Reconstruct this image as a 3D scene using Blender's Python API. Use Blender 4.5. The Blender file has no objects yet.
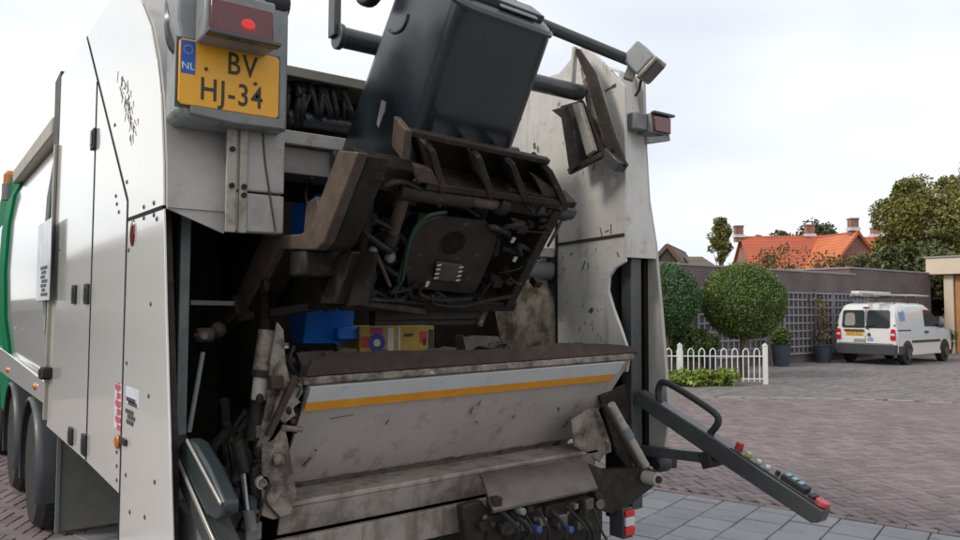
import bpy, bmesh, math, random
import numpy as np
from mathutils import Vector, Matrix, noise
random.seed(7); rng = np.random.default_rng(7)
S = bpy.context.scene; COL = S.collection
R = math.radians

# ------------------------------------------------------------------ camera, sky, sun, exposure
F_PX, CAM_H = 765.0, 1.6
yaw, pitch, roll = R(36.4), math.atan(38.5/F_PX), R(0.25)
A = Vector((math.sin(yaw)*math.cos(pitch), math.cos(yaw)*math.cos(pitch), math.sin(pitch)))
R0 = Vector((math.cos(yaw), -math.sin(yaw), 0)); U0 = R0.cross(A)
RX = R0*math.cos(roll)+U0*math.sin(roll); UX = U0*math.cos(roll)-R0*math.sin(roll)
CAMP = Vector((0, 0, CAM_H))
cd = bpy.data.cameras.new('camera'); cam = bpy.data.objects.new('camera', cd); COL.objects.link(cam)
cd.sensor_width = 36; cd.lens = 36*F_PX/960; cd.clip_start = .05; cd.clip_end = 2000
cam.matrix_world = Matrix(((RX.x, UX.x, -A.x, CAMP.x), (RX.y, UX.y, -A.y, CAMP.y), (RX.z, UX.z, -A.z, CAMP.z), (0, 0, 0, 1)))
S.camera = cam

SUN_EL, SUN_AZ = R(38), R(283)          # azimuth clockwise from +Y: the hazy sun stands to the truck's left
W = bpy.data.worlds.new('World'); S.world = W; W.use_nodes = True
nt = W.node_tree; nt.nodes.clear(); N = nt.nodes.new; L = nt.links.new
out = N('ShaderNodeOutputWorld'); bg1 = N('ShaderNodeBackground'); bg2 = N('ShaderNodeBackground'); mx = N('ShaderNodeMixShader')
sky = N('ShaderNodeTexSky'); sky.sky_type = 'NISHITA'; sky.sun_disc = False; sky.sun_elevation = SUN_EL; sky.sun_rotation = SUN_AZ
L(sky.outputs[0], bg1.inputs[0]); bg1.inputs[1].default_value = .12
tc = N('ShaderNodeTexCoord'); mp = N('ShaderNodeMapping'); mp.inputs['Scale'].default_value = (1.2, 1.2, 3.2); mp.inputs['Location'].default_value = (.3, .1, 0)
ns = N('ShaderNodeTexNoise'); ns.inputs['Scale'].default_value = 1.3; ns.inputs['Detail'].default_value = 2.5; ns.inputs['Roughness'].default_value = .55
rp = N('ShaderNodeValToRGB'); rp.color_ramp.elements[0].position = .36; rp.color_ramp.elements[0].color = (.66, .70, .765, 1)
rp.color_ramp.elements[1].position = .62; rp.color_ramp.elements[1].color = (.97, .968, .965, 1)
L(tc.outputs['Generated'], mp.inputs[0]); L(mp.outputs[0], ns.inputs[0]); L(ns.outputs[0], rp.inputs[0]); L(rp.outputs[0], bg2.inputs[0])
bg2.inputs[1].default_value = 1.02
mx.inputs[0].default_value = .9; L(bg1.outputs[0], mx.inputs[1]); L(bg2.outputs[0], mx.inputs[2]); L(mx.outputs[0], out.inputs[0])
sd = bpy.data.lights.new('sun', 'SUN'); sd.energy = 1.6; sd.angle = R(14); sd.color = (1, .93, .82)
sun = bpy.data.objects.new('sun', sd); COL.objects.link(sun)
sv = Vector((math.sin(SUN_AZ)*math.cos(SUN_EL), math.cos(SUN_AZ)*math.cos(SUN_EL), math.sin(SUN_EL)))
sun.rotation_euler = sv.to_track_quat('Z', 'Y').to_euler(); sun.location = sv*60
S.view_settings.view_transform = 'Standard'; S.view_settings.look = 'None'; S.view_settings.exposure = .34; S.view_settings.gamma = 1
S.view_settings.use_curve_mapping = False
try: S.cycles.use_denoising = True
except Exception: pass

# ------------------------------------------------------------------ helpers
def hit(px, py, ax, v):
    """survey helper: the point of the real plane axis=v that a photograph pixel shows"""
    d = A + RX*((px-480)/F_PX) + UX*((270-py)/F_PX)
    return CAMP + d*((v-CAMP[ax])/d[ax])
def hitp(px, py, o, n):
    d = A + RX*((px-480)/F_PX) + UX*((270-py)/F_PX)
    return CAMP + d*((o-CAMP).dot(n)/d.dot(n))
def hitd(px, py, dep):
    return CAMP + (A + RX*((px-480)/F_PX) + UX*((270-py)/F_PX))*dep
def yz(px, py, X): q = hit(px, py, 0, X); return (q.y, q.z)
def xz(px, py, Y): q = hit(px, py, 1, Y); return (q.x, q.z)

def frame(d, up=Vector((0, 0, 1))):
    d = Vector(d).normalized(); up = Vector(up)
    if abs(d.dot(up.normalized())) > .98: up = Vector((0, 1, 0)) if abs(d.y) < .9 else Vector((1, 0, 0))
    s = d.cross(up).normalized(); u = s.cross(d).normalized()
    return d, s, u

TILT = False                             # the battered hopper hangs a little lower on its left side
class MB:
    def __init__(s): s.bm = bmesh.new()
    def poly(s, vs, fs):
        b = [s.bm.verts.new(v) for v in vs]
        for f in fs:
            try: s.bm.faces.new([b[i] for i in f])
            except ValueError: pass
        return s
    def box(s, x0, x1, y0, y1, z0, z1):
        v = [(x, y, z) for z in (z0, z1) for y in (y0, y1) for x in (x0, x1)]
        return s.poly(v, [(0, 2, 3, 1), (4, 5, 7, 6), (0, 1, 5, 4), (2, 6, 7, 3), (0, 4, 6, 2), (1, 3, 7, 5)])
    def bar(s, p, q, w, h, up=(0, 0, 1), w2=None, h2=None):
        p, q = Vector(p), Vector(q); d, sd, u = frame(q-p, up); w2 = w if w2 is None else w2; h2 = h if h2 is None else h2
        v = []
        for c, a, b in ((p, w, h), (q, w2, h2)):
            for i, j in ((-1, -1), (1, -1), (1, 1), (-1, 1)): v.append(c+sd*(i*a/2)+u*(j*b/2))
        return s.poly(v, [(3, 2, 1, 0), (4, 5, 6, 7), (0, 1, 5, 4), (1, 2, 6, 5), (2, 3, 7, 6), (3, 0, 4, 7)])
    def cyl(s, p, q, r, n=16, r2=None):
        p, q = Vector(p), Vector(q); d, sd, u = frame(q-p); r2 = r if r2 is None else r2
        v = [p+(sd*math.cos(t)+u*math.sin(t))*r for t in [2*math.pi*i/n for i in range(n)]] + \
            [q+(sd*math.cos(t)+u*math.sin(t))*r2 for t in [2*math.pi*i/n for i in range(n)]]
        f = [(i, (i+1) % n, n+(i+1) % n, n+i) for i in range(n)] + [tuple(range(n))[::-1], tuple(range(n, 2*n))]
        return s.poly(v, f)
    def tube(s, pts, r, n=8, smooth=True):
        pts = [Vector(p) for p in pts]
        if smooth and len(pts) > 2:
            o = []
            for i in range(len(pts)-1):
                p0, p1, p2, p3 = pts[max(i-1, 0)], pts[i], pts[i+1], pts[min(i+2, len(pts)-1)]
                for k in range(5):
                    t = k/5; o.append(.5*((2*p1)+(p2-p0)*t+(2*p0-5*p1+4*p2-p3)*t*t+(3*p1-p0-3*p2+p3)*t**3))
            pts = o+[pts[-1]]
        v, f = [], []; up = Vector((0.3, 0.2, 1)).normalized()
        for i, p in enumerate(pts):
            d = pts[min(i+1, len(pts)-1)]-pts[max(i-1, 0)]
            if d.length < 1e-7: d = Vector((0, 0, 1))
            d, sd, u = frame(d, up)
            for k in range(n): t = 2*math.pi*k/n; v.append(p+(sd*math.cos(t)+u*math.sin(t))*r)
        for i in range(len(pts)-1):
            for k in range(n): f.append((i*n+k, i*n+(k+1) % n, (i+1)*n+(k+1) % n, (i+1)*n+k))
        f += [tuple(range(n))[::-1], tuple(range((len(pts)-1)*n, len(pts)*n))]
        return s.poly(v, f)
    def prism(s, pl, ax, a, b):
        """2-D outline extruded along an axis from a to b; ax=0: (y,z), ax=1: (x,z), ax=2: (x,y)"""
        mk = {0: lambda u, v, w: (w, u, v), 1: lambda u, v, w: (u, w, v), 2: lambda u, v, w: (u, v, w)}[ax]
        n = len(pl); v = [mk(*p, a) for p in pl]+[mk(*p, b) for p in pl]
        return s.poly(v, [tuple(range(n)), tuple(range(n, 2*n))]+[(i, (i+1) % n, n+(i+1) % n, n+i) for i in range(n)])
    def sheet(s, rows, th):
        """grid of points (rows) thickened by th along the vertex normals"""
        m = len(rows[0]); g = [[Vector(p) for p in r] for r in rows]; k = len(rows)
        nn = []
        for i in range(k):
            l = []
            for j in range(m):
                du = g[min(i+1, k-1)][j]-g[max(i-1, 0)][j]; dv = g[i][min(j+1, m-1)]-g[i][max(j-1, 0)][:]if 0 else g[i][min(j+1, m-1)]-g[i][max(j-1, 0)]
                c = du.cross(dv); l.append(c.normalized() if c.length > 1e-9 else Vector((0, 0, 1)))
            nn.append(l)
        v = [p for r in g for p in r]+[g[i][j]+nn[i][j]*th for i in range(k) for j in range(m)]; o = k*m; f = []
        for i in range(k-1):
            for j in range(m-1):
                a, b, c, d = i*m+j, i*m+j+1, (i+1)*m+j+1, (i+1)*m+j
                f += [(a, b, c, d), (o+d, o+c, o+b, o+a)]
        for i in range(k-1): f += [(i*m, (i+1)*m, o+(i+1)*m, o+i*m), ((i+1)*m+m-1, i*m+m-1, o+i*m+m-1, o+(i+1)*m+m-1)]
        for j in range(m-1): f += [(j+1, j, o+j, o+j+1), ((k-1)*m+j, (k-1)*m+j+1, o+(k-1)*m+j+1, o+(k-1)*m+j)]
        return s.poly(v, f)
    def ball(s, c, rx, ry, rz, n=12, m=8):
        v, f = [], []; c = Vector(c)
        for i in range(m+1):
            t = math.pi*i/m
            for k in range(n): a = 2*math.pi*k/n; v.append(c+Vector((rx*math.sin(t)*math.cos(a), ry*math.sin(t)*math.sin(a), rz*math.cos(t))))
        for i in range(m):
            for k in range(n): f.append((i*n+k, (i+1)*n+k, (i+1)*n+(k+1) % n, i*n+(k+1) % n))
        s.poly(v, f); bmesh.ops.remove_doubles(s.bm, verts=s.bm.verts[:], dist=1e-6); return s
    def lathe(s, prof, c=(0, 0, 0), n=20, axis=2):
        v, f = [], []
        for r, h in prof:
            for k in range(n):
                a = 2*math.pi*k/n; x, y = r*math.cos(a), r*math.sin(a)
                p = (x, y, h) if axis == 2 else ((x, h, y) if axis == 1 else (h, x, y))
                v.append(Vector(p)+Vector(c))
        m = len(prof)
        for i in range(m-1):
            for k in range(n): f.append((i*n+k, i*n+(k+1) % n, (i+1)*n+(k+1) % n, (i+1)*n+k))
        f += [tuple(range(n))[::-1], tuple(range((m-1)*n, m*n))]
        return s.poly(v, f)
    def build(s, name, mat, parent=None, bevel=0, jit=0, loc=None, sharp=32):
        bm = s.bm
        if TILT:
            for v in bm.verts: v.co.z += .0186*(v.co.x-2.35)
        if jit:
            for v in bm.verts: v.co += noise.noise_vector(v.co*6)*jit
        bmesh.ops.recalc_face_normals(bm, faces=bm.faces[:])
        me = bpy.data.meshes.new(name); bm.to_mesh(me); bm.free()
        me.polygons.foreach_set('use_smooth', [True]*len(me.polygons)); me.set_sharp_from_angle(angle=R(sharp))
        if mat: me.materials.append(mat)
        return link(name, me, parent, bevel, loc)
def link(name, me, parent=None, bevel=0, loc=None):
    o = bpy.data.objects.new(name, me); COL.objects.link(o)
    if parent:
        o.parent = parent
        if parent.type == 'EMPTY' and parent.get('world_built'): o.location = -parent.location
    if loc is not None: o.location = loc
    if bevel:
        b = o.modifiers.new('bevel', 'BEVEL'); b.width = bevel; b.segments = 2; b.limit_method = 'ANGLE'; b.angle_limit = R(35)
    return o
def tag(o, label=None, cat=None, group=None, kind=None):
    if label: o['label'] = label
    if cat: o['category'] = cat
    if group: o['group'] = group
    if kind: o['kind'] = kind
    return o
def thing(name, label, cat, loc=(0, 0, 0), rz=0, group=None, world=False):
    o = bpy.data.objects.new(name, None); COL.objects.link(o); o.location = loc; o.rotation_euler = (0, 0, rz); o.empty_display_size = .2
    if world: o['world_built'] = 1
    return tag(o, label, cat, group)
def copy_tree(o, parent=None):
    c = o.copy(); COL.objects.link(c)
    if parent: c.parent = parent
    for ch in o.children: copy_tree(ch, c)
    return c
def text(name, s, size, mat, parent, mtx, th=.001, align='CENTER', bold=0, sx=1, sp=1):
    cu = bpy.data.curves.new(name, 'FONT'); cu.body = s; cu.size = size; cu.align_x = align; cu.align_y = 'CENTER'; cu.extrude = th; cu.offset = bold; cu.resolution_u = 3; cu.space_character = sp
    t = bpy.data.objects.new(name, cu); COL.objects.link(t); bpy.context.view_layer.update()
    me = bpy.data.meshes.new_from_object(t.evaluated_get(bpy.context.evaluated_depsgraph_get())); bpy.data.objects.remove(t)
    me.transform(mtx @ Matrix.Diagonal((sx, 1, 1, 1))); me.materials.clear(); me.materials.append(mat); me.name = name
    return link(name, me, parent)

# ------------------------------------------------------------------ materials
def mat(name, col, rough=.5, metal=0, var=.12, vs=5, bump=0, bs=40, grime=None, streak=None, coat=0, rnd=0, spots=None, emit=None, rrand=.08, spec=.5, hue=None, trans=0, cior=1.5, rows=0):
    m = bpy.data.materials.new(name); m.use_nodes = True; t = m.node_tree; n = t.nodes; l = t.links.new
    P = n['Principled BSDF']; g = n.new('ShaderNodeNewGeometry'); tc = n.new('ShaderNodeTexCoord')
    co = g.outputs['Position']
    def nz(scale, det=5, stretch=None, rough=.6):
        x = n.new('ShaderNodeTexNoise'); x.inputs['Scale'].default_value = scale; x.inputs['Detail'].default_value = det; x.inputs['Roughness'].default_value = rough
        if stretch:
            mp = n.new('ShaderNodeMapping'); mp.inputs['Scale'].default_value = stretch; l(co, mp.inputs[0]); l(mp.outputs[0], x.inputs[0])
        else: l(co, x.inputs[0])
        return x.outputs[0]
    def ramp(sock, a, b, c0=(0, 0, 0, 1), c1=(1, 1, 1, 1)):
        r = n.new('ShaderNodeValToRGB'); e = r.color_ramp.elements; e[0].position = a; e[1].position = b; e[0].color = c0; e[1].color = c1; l(sock, r.inputs[0]); return r.outputs[0]
    def mix(f, a, b, mode='MIX'):
        x = n.new('ShaderNodeMix'); x.data_type = 'RGBA'; x.blend_type = mode
        for s_, v in ((0, f), (6, a), (7, b)):
            if hasattr(v, 'links'): l(v, x.inputs[s_])
            else: x.inputs[s_].default_value = v if s_ == 0 else (*v[:3], 1)
        return x.outputs[2]
    c = tuple(col)
    lo, hi = tuple(v*(1-var) for v in c), tuple(min(1, v*(1+var)) for v in c)
    cur = ramp(nz(vs), .3, .7, (*lo, 1), (*hi, 1))
    if rnd:
        oi = n.new('ShaderNodeObjectInfo'); ad = n.new('ShaderNodeMath'); ad.operation = 'ADD'; l(oi.outputs['Random'], ad.inputs[0]); l(g.outputs['Random Per Island'], ad.inputs[1])
        fr = n.new('ShaderNodeMath'); fr.operation = 'FRACT'; l(ad.outputs[0], fr.inputs[0])
        h = hue or (1, 1, 1)
        cur = mix(1.0, cur, ramp(fr.outputs[0], 0, 1, (1-rnd, 1-rnd, 1-rnd, 1), ((1+rnd)*h[0], (1+rnd)*h[1], (1+rnd)*h[2], 1)), 'MULTIPLY')
    rs = None
    if rows:                       # tile courses by height
        sp_ = n.new('ShaderNodeSeparateXYZ'); l(co, sp_.inputs[0]); md = n.new('ShaderNodeMath'); md.operation = 'MODULO'; md.inputs[1].default_value = rows; l(sp_.outputs[2], md.inputs[0])
        dv = n.new('ShaderNodeMath'); dv.operation = 'DIVIDE'; dv.inputs[1].default_value = rows; l(md.outputs[0], dv.inputs[0]); cur = mix(1.0, cur, ramp(dv.outputs[0], .0, .35, (.62, .6, .6, 1), (1.05, 1.05, 1.05, 1)), 'MULTIPLY')
    if grime:                      # (colour, amount lo, hi threshold, scale)
        gc, a, b, s_ = grime; f = ramp(nz(s_, 8, None, .7), a, b); cur = mix(f, cur, gc); rs = f
    if streak:                     # vertical runs of rust / dirt: (colour, lo, hi, scale)
        gc, a, b, s_ = streak; f = ramp(nz(s_, 6, (1, 1, .12), .65), a, b); cur = mix(f, cur, gc)
    if spots:
        gc, a, b, s_ = spots; f = ramp(nz(s_, 3, None, .5), a, b); cur = mix(f, cur, gc)
    l(cur, P.inputs['Base Color'])
    P.inputs['Metallic'].default_value = metal; P.inputs['Specular IOR Level'].default_value = spec
    rr = ramp(nz(vs*2.3), .3, .7, (max(.02, rough-rrand),)*3+(1,), (min(1, rough+rrand),)*3+(1,)); l(rr, P.inputs['Roughness'])
    if coat: P.inputs['Coat Weight'].default_value = coat; P.inputs['Coat Roughness'].default_value = .07; P.inputs['Coat IOR'].default_value = cior
    if trans: P.inputs['Subsurface Weight'].default_value = 0
    if bump:
        b = n.new('ShaderNodeBump'); b.inputs['Strength'].default_value = bump; b.inputs['Distance'].default_value = .02; l(nz(bs, 6), b.inputs['Height']); l(b.outputs[0], P.inputs['Normal'])
    if emit: P.inputs['Emission Color'].default_value = (*emit[0], 1); P.inputs['Emission Strength'].default_value = emit[1]
    return m
def brickmat(name, c1, c2, mortar, bw=.21, bh=.065, mz=.012, rough=.85, horiz='xy'):
    """far brickwork: rows by height, columns along the wall"""
    m = bpy.data.materials.new(name); m.use_nodes = True; t = m.node_tree; n = t.nodes; l = t.links.new; P = n['Principled BSDF']
    tc = n.new('ShaderNodeTexCoord'); sp = n.new('ShaderNodeSeparateXYZ'); l(tc.outputs['Object'], sp.inputs[0])
    cb = n.new('ShaderNodeCombineXYZ'); ad = n.new('ShaderNodeMath'); l(sp.outputs[0], ad.inputs[0]); l(sp.outputs[1], ad.inputs[1])
    l(ad.outputs[0], cb.inputs[0]); l(sp.outputs[2], cb.inputs[1])
    b = n.new('ShaderNodeTexBrick'); b.inputs['Scale'].default_value = 1; b.inputs['Brick Width'].default_value = bw; b.inputs['Row Height'].default_value = bh; b.inputs['Mortar Size'].default_value = mz
    b.inputs['Color1'].default_value = (*c1, 1); b.inputs['Color2'].default_value = (*c2, 1); b.inputs['Mortar'].default_value = (*mortar, 1); l(cb.outputs[0], b.inputs[0])
    x = n.new('ShaderNodeTexNoise'); x.inputs['Scale'].default_value = .9; x.inputs['Detail'].default_value = 6; l(tc.outputs['Object'], x.inputs[0])
    mixn = n.new('ShaderNodeMix'); mixn.data_type = 'RGBA'; mixn.blend_type = 'MULTIPLY'; mixn.inputs[0].default_value = .7
    r = n.new('ShaderNodeValToRGB'); r.color_ramp.elements[0].position = .3; r.color_ramp.elements[0].color = (.6, .6, .6, 1); r.color_ramp.elements[1].position = .7; r.color_ramp.elements[1].color = (1.25, 1.2, 1.2, 1)
    l(x.outputs[0], r.inputs[0]); l(b.outputs['Color'], mixn.inputs[6]); l(r.outputs[0], mixn.inputs[7]); l(mixn.outputs[2], P.inputs['Base Color']); P.inputs['Roughness'].default_value = rough
    bp = n.new('ShaderNodeBump'); bp.inputs['Strength'].default_value = .4; bp.inputs['Distance'].default_value = .01; bp.invert = True; l(b.outputs['Fac'], bp.inputs['Height']); l(bp.outputs[0], P.inputs['Normal'])
    return m

M = {}
M['white'] = mat('white_gloss_paint', (.66, .655, .63), .2, var=.0, coat=1, cior=1.7, rrand=.0, bump=.006, bs=.9, grime=((.50, .47, .42), .60, .95, 1.3))
M['body_white'] = mat('white_body_paint', (.64, .645, .63), .2, var=.0, coat=1, cior=1.7, rrand=.0, bump=.014, bs=1.1)
M['greypaint'] = mat('dull_grey_white_paint', (.40, .385, .36), .48, var=.07, vs=7, grime=((.20, .18, .155), .52, .85, 8), streak=((.13, .09, .06), .72, .85, 16), bump=.04, bs=25)
M['inner'] = mat('scuffed_white_wall', (.52, .50, .475), .48, var=.10, vs=5, grime=((.20, .17, .145), .55, .80, 9), streak=((.20, .135, .09), .58, .80, 10), spots=((.06, .045, .035), .70, .78, 9), bump=.06, bs=12)
M['plate'] = mat('dirty_hopper_paint', (.40, .36, .335), .48, var=.09, vs=4, grime=((.17, .135, .115), .55, .82, 8), streak=((.115, .065, .04), .57, .82, 9), spots=((.06, .045, .038), .72, .78, 14), bump=.05, bs=14)
M['strip'] = mat('white_reflective_strip', (.52, .52, .52), .3, var=.06, grime=((.28, .26, .24), .6, .85, 14))
M['orange'] = mat('amber_stripe', (.68, .28, .015), .4, var=.1, vs=12, grime=((.25, .12, .03), .64, .9, 18))
M['rust'] = mat('rusty_steel', (.044, .027, .021), .65, spec=.25, var=.3, vs=9, grime=((.08, .058, .046), .55, .8, 12), bump=.15, bs=30)
M['brown'] = mat('worn_brown_steel', (.088, .063, .049), .55, spec=.3, var=.25, vs=11, grime=((.055, .042, .035), .48, .68, 9), spots=((.26, .22, .19), .68, .76, 21), bump=.12, bs=30)
M['dark'] = mat('greasy_dark_steel', (.024, .019, .0155), .55, spec=.22, var=.3, vs=14, grime=((.062, .049, .04), .54, .74, 17), bump=.2, bs=34)
M['black'] = mat('near_black_interior', (.014, .012, .010), .8, spec=.12, var=.3, vs=6, grime=((.05, .04, .034), .58, .8, 7))  # dirty near-black; deep shade of hopper and voids is put into the colour
M['steelgrey'] = mat('grey_steel', (.17, .175, .175), .42, var=.15, vs=10, grime=((.08, .072, .064), .55, .8, 14), bump=.06, bs=30)
M['housing'] = mat('grey_lamp_housing', (.23, .245, .25), .4, var=.1, vs=9, grime=((.12, .115, .105), .52, .8, 12), bump=.05, bs=30)
M['boomcover'] = mat('dark_teal_plastic', (.022, .03, .033), .35)
M['darkgrey'] = mat('dark_grey_coated_steel', (.052, .055, .056), .30, var=.15, vs=9, grime=((.12, .105, .09), .6, .8, 15), bump=.04, bs=50)
M['cream'] = mat('grubby_cream_paint', (.38, .345, .295), .42, var=.1, vs=9, grime=((.12, .085, .06), .48, .72, 9), streak=((.10, .06, .035), .62, .8, 20), bump=.06, bs=30)
M['chrome'] = mat('polished_rod', (.62, .62, .64), .16, 1, var=.1)
M['tank'] = mat('stained_metal_cover', (.115, .092, .085), .33, .35, var=.2, vs=7, grime=((.07, .05, .043), .5, .78, 6), streak=((.15, .18, .22), .62, .86, 6), bump=.05, bs=18)
M['rubber'] = mat('black_rubber', (.018, .018, .02), .6, var=.2)
M['tyre'] = mat('tyre_rubber', (.022, .021, .021), .75, var=.25, grime=((.06, .053, .046), .55, .8, 12))
M['fender'] = mat('grey_plastic_mudguard', (.045, .051, .056), .42, var=.1, grime=((.13, .12, .105), .58, .85, 8))
M['guard'] = mat('muddy_grey_guard', (.13, .128, .12), .5, var=.12, grime=((.19, .155, .105), .5, .7, 6), bump=.05, bs=20)
M['hose'] = mat('hydraulic_hose', (.018, .0175, .018), .5, spec=.28, var=.3, vs=20, grime=((.07, .06, .05), .55, .75, 20))
M['greenhose'] = mat('green_hose', (.018, .042, .032), .45, var=.2)
M['green'] = mat('green_paint', (.0, .16, .065), .6, var=.05, spec=.12)
M['seam'] = mat('black_seam', (.03, .03, .032), .8, spec=.1)
M['grub'] = mat('greasy_worn_paint', (.23, .195, .16), .5, var=.25, vs=12, grime=((.05, .038, .03), .43, .60, 11), streak=((.10, .06, .035), .6, .78, 20), spots=((.42, .40, .36), .66, .72, 16), bump=.12, bs=30)
M['streaky'] = mat('rust_streaked_paint', (.34, .295, .25), .5, var=.1, vs=6, grime=((.13, .09, .065), .5, .78, 6), streak=((.12, .06, .032), .50, .66, 13))
M['lower'] = mat('grimy_lower_paint', (.30, .262, .235), .52, var=.12, vs=5, grime=((.10, .078, .062), .46, .72, 7), streak=((.10, .062, .04), .52, .74, 11), bump=.06, bs=16)
M['comb'] = mat('dark_brown_steel', (.034, .026, .020), .55, spec=.22, var=.25, vs=12, grime=((.02, .016, .013), .5, .7, 10), spots=((.12, .095, .08), .66, .76, 24), bump=.12, bs=34)
M['bin'] = mat('dark_blue_grey_plastic', (.014, .020, .026), .27, var=.18, vs=4, rrand=.05, spec=.8, grime=((.045, .05, .055), .6, .9, 5), bump=.02, bs=9)
M['bluelid'] = mat('blue_plastic', (.008, .15, .60), .38, var=.1, grime=((.01, .06, .2), .6, .8, 9))
M['yellow'] = mat('yellow_plate', (.80, .38, .012), .38, var=.04, vs=20, grime=((.45, .22, .03), .67, .9, 30))
M['ink'] = mat('plate_ink', (.03, .026, .02), .5)
M['euro'] = mat('plate_blue', (.01, .09, .42), .4, var=.05)
M['starw'] = mat('plate_white', (.7, .75, .8), .5, var=.02)
M['redlens'] = mat('red_lens', (.12, .014, .016), .14, var=.15, vs=60, coat=.5)
M['redlit'] = mat('lit_red_lamp', (.5, .01, .01), .2, emit=((1, .05, .04), .28))
M['redbright'] = mat('bright_red_lens', (.55, .012, .018), .18, var=.1, vs=50, coat=.5)
M['whitelens'] = mat('clear_lens', (.55, .55, .55), .15, var=.05, coat=.4)
M['orangelens'] = mat('amber_lens', (.50, .13, .01), .18, var=.1, coat=.5)
M['lampglass'] = mat('floodlight_glass', (.05, .055, .06), .12, var=.2, coat=.6)
M['redbtn'] = mat('red_button', (.34, .03, .042), .35)
M['yelbtn'] = mat('pale_yellow_button', (.42, .35, .14), .4)
M['whtbtn'] = mat('white_button', (.48, .47, .44), .4)
M['cyan'] = mat('pale_blue_key', (.13, .29, .35), .35)
M['bluecap'] = mat('blue_cap', (.03, .07, .26), .35)
M['sticker_r'] = mat('red_sticker', (.55, .09, .13), .35, var=.2, vs=60)
M['sticker_w'] = mat('pale_sticker', (.62, .66, .74), .3, var=.05)
M['bodylabel'] = mat('faded_body_label', (.33, .36, .41), .2, var=.1, coat=.5)
M['sticker_b'] = mat('faded_blue_print', (.22, .34, .55), .35, var=.15, vs=30)
M['mark'] = mat('grey_print', (.07, .065, .08), .4, var=.2, vs=60)
M['scuff_reflection'] = mat('dark_scuff_and_reflection', (.085, .07, .075), .6, var=.3, vs=30)  # scratches and cracks, and the painted branch reflection on the flank
M['gasket'] = mat('weathered_edge_seal', (.03, .04, .036), .55, var=.3, grime=((.12, .08, .05), .52, .7, 20))
M['railbeige'] = mat('beige_roof_rail', (.33, .30, .25), .45, var=.1)
# ground
M['ground'] = mat('sandy_joint_ground', (.062, .056, .053), .95, var=.2, vs=3, bump=.2, bs=60)
M['brick'] = mat('reddish_road_bricks', (.172, .141, .142), .8, var=.12, vs=1.1, rnd=.2, hue=(1.04, .97, .98), grime=((.105, .09, .09), .52, .85, 1.6), bump=.18, bs=90)
M['greybrick'] = mat('grey_pavers', (.172, .157, .152), .82, var=.1, vs=.9, rnd=.2, grime=((.10, .095, .09), .55, .85, 1.4), bump=.15, bs=80)
M['tile'] = mat('concrete_pavement_tile', (.232, .234, .243), .8, var=.11, vs=2.5, rnd=.09, grime=((.15, .155, .165), .54, .85, 4), bump=.12, bs=120)
# background
M['gardenwall'] = brickmat('purple_brown_brick', (.165, .118, .115), (.125, .092, .092), (.17, .145, .14))
M['redbrick'] = brickmat('red_house_brick', (.34, .135, .085), (.27, .10, .07), (.3, .24, .2))
M['beigebrick'] = brickmat('beige_house_brick', (.20, .17, .135), (.16, .135, .105), (.19, .175, .155))
M['coping'] = mat('grey_coping', (.27, .25, .24), .8)
M['oroof'] = mat('orange_roof_tiles', (.44, .098, .045), .6, rows=.21, var=.14, vs=.9, grime=((.36, .085, .04), .5, .85, 1.2))
M['oroof_lit'] = mat('sunlit_orange_roof_tiles', (.56, .155, .055), .6, rows=.21, var=.12, vs=1, grime=((.5, .13, .05), .55, .9, 1.2))  # brighter copy of the orange tiles, sunlight painted on the wing's near slope
M['broof'] = mat('brown_roof_tiles', (.13, .095, .075), .7, rows=.2, var=.2, vs=1)
M['lead'] = mat('pale_lead_flashing', (.6, .6, .62), .5)
M['plank'] = mat('brown_bargeboard', (.17, .10, .06), .6)
M['trellis'] = mat('grey_trellis_wood', (.27, .28, .32), .75, var=.15, vs=8)
M['fence'] = mat('white_fence_paint', (.74, .74, .73), .4, var=.04)
M['pot'] = mat('blue_grey_planter', (.038, .05, .068), .45, var=.15)
M['terracotta'] = mat('terracotta_pot', (.22, .09, .05), .7)
M['creampaint'] = mat('cream_fascia', (.60, .50, .38), .5, var=.04)
M['wood'] = mat('varnished_orange_wood', (.42, .20, .08), .4, var=.15, vs=6)
M['redpaint'] = mat('red_painted_panel', (.35, .06, .05), .45)
M['van'] = mat('white_van_paint', (.70, .70, .69), .22, var=.02, coat=.5, rrand=.03)
M['vanglass'] = mat('dark_van_glass', (.035, .042, .045), .06, var=.1, coat=.6, rrand=.02)
M['houseglass'] = mat('house_window_glass', (.05, .06, .07), .06, var=.1, rrand=.02)
M['vanplastic'] = mat('van_dark_plastic', (.045, .048, .056), .5, var=.1)
M['alu'] = mat('dull_aluminium', (.42, .40, .37), .4, .5, var=.15)
M['rim'] = mat('wheel_silver', (.13, .13, .135), .35, .6, var=.1)
M['bark'] = mat('grey_brown_bark', (.13, .095, .065), .85, var=.25, vs=14, bump=.4, bs=30)
def leafmat(name, c, rnd=.35, hue=(1.25, 1.05, .7), vs=2.2, var=.3, rough=.5): return mat(name, c, rough, var=var, vs=vs, rnd=rnd, hue=hue)
M['topi'] = leafmat('clipped_dark_leaves', (.088, .15, .038), .45)
M['topi2'] = leafmat('bluish_clipped_leaves', (.052, .12, .055), .45)
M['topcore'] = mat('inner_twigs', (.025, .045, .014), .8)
M['oak'] = leafmat('olive_tree_leaves', (.135, .15, .038), .45)
M['poplar'] = leafmat('yellowing_tree_leaves', (.12, .13, .03), .5)
M['hedge'] = leafmat('dark_hedge_leaves', (.06, .08, .026), .4)
M['shrub'] = leafmat('bright_green_shrub_leaves', (.15, .23, .035), .35)
M['olive'] = leafmat('olive_brown_bush_leaves', (.12, .10, .035), .4)
M['far'] = leafmat('far_tree_leaves', (.055, .075, .028), .3)

# ------------------------------------------------------------------ ground
g = MB(); g.poly([(-400, -400, -.022), (600, -400, -.022), (600, 600, -.022), (-400, 600, -.022)], [(0, 1, 2, 3)]); tag(g.build('ground', M['ground']), kind='structure')
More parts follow.
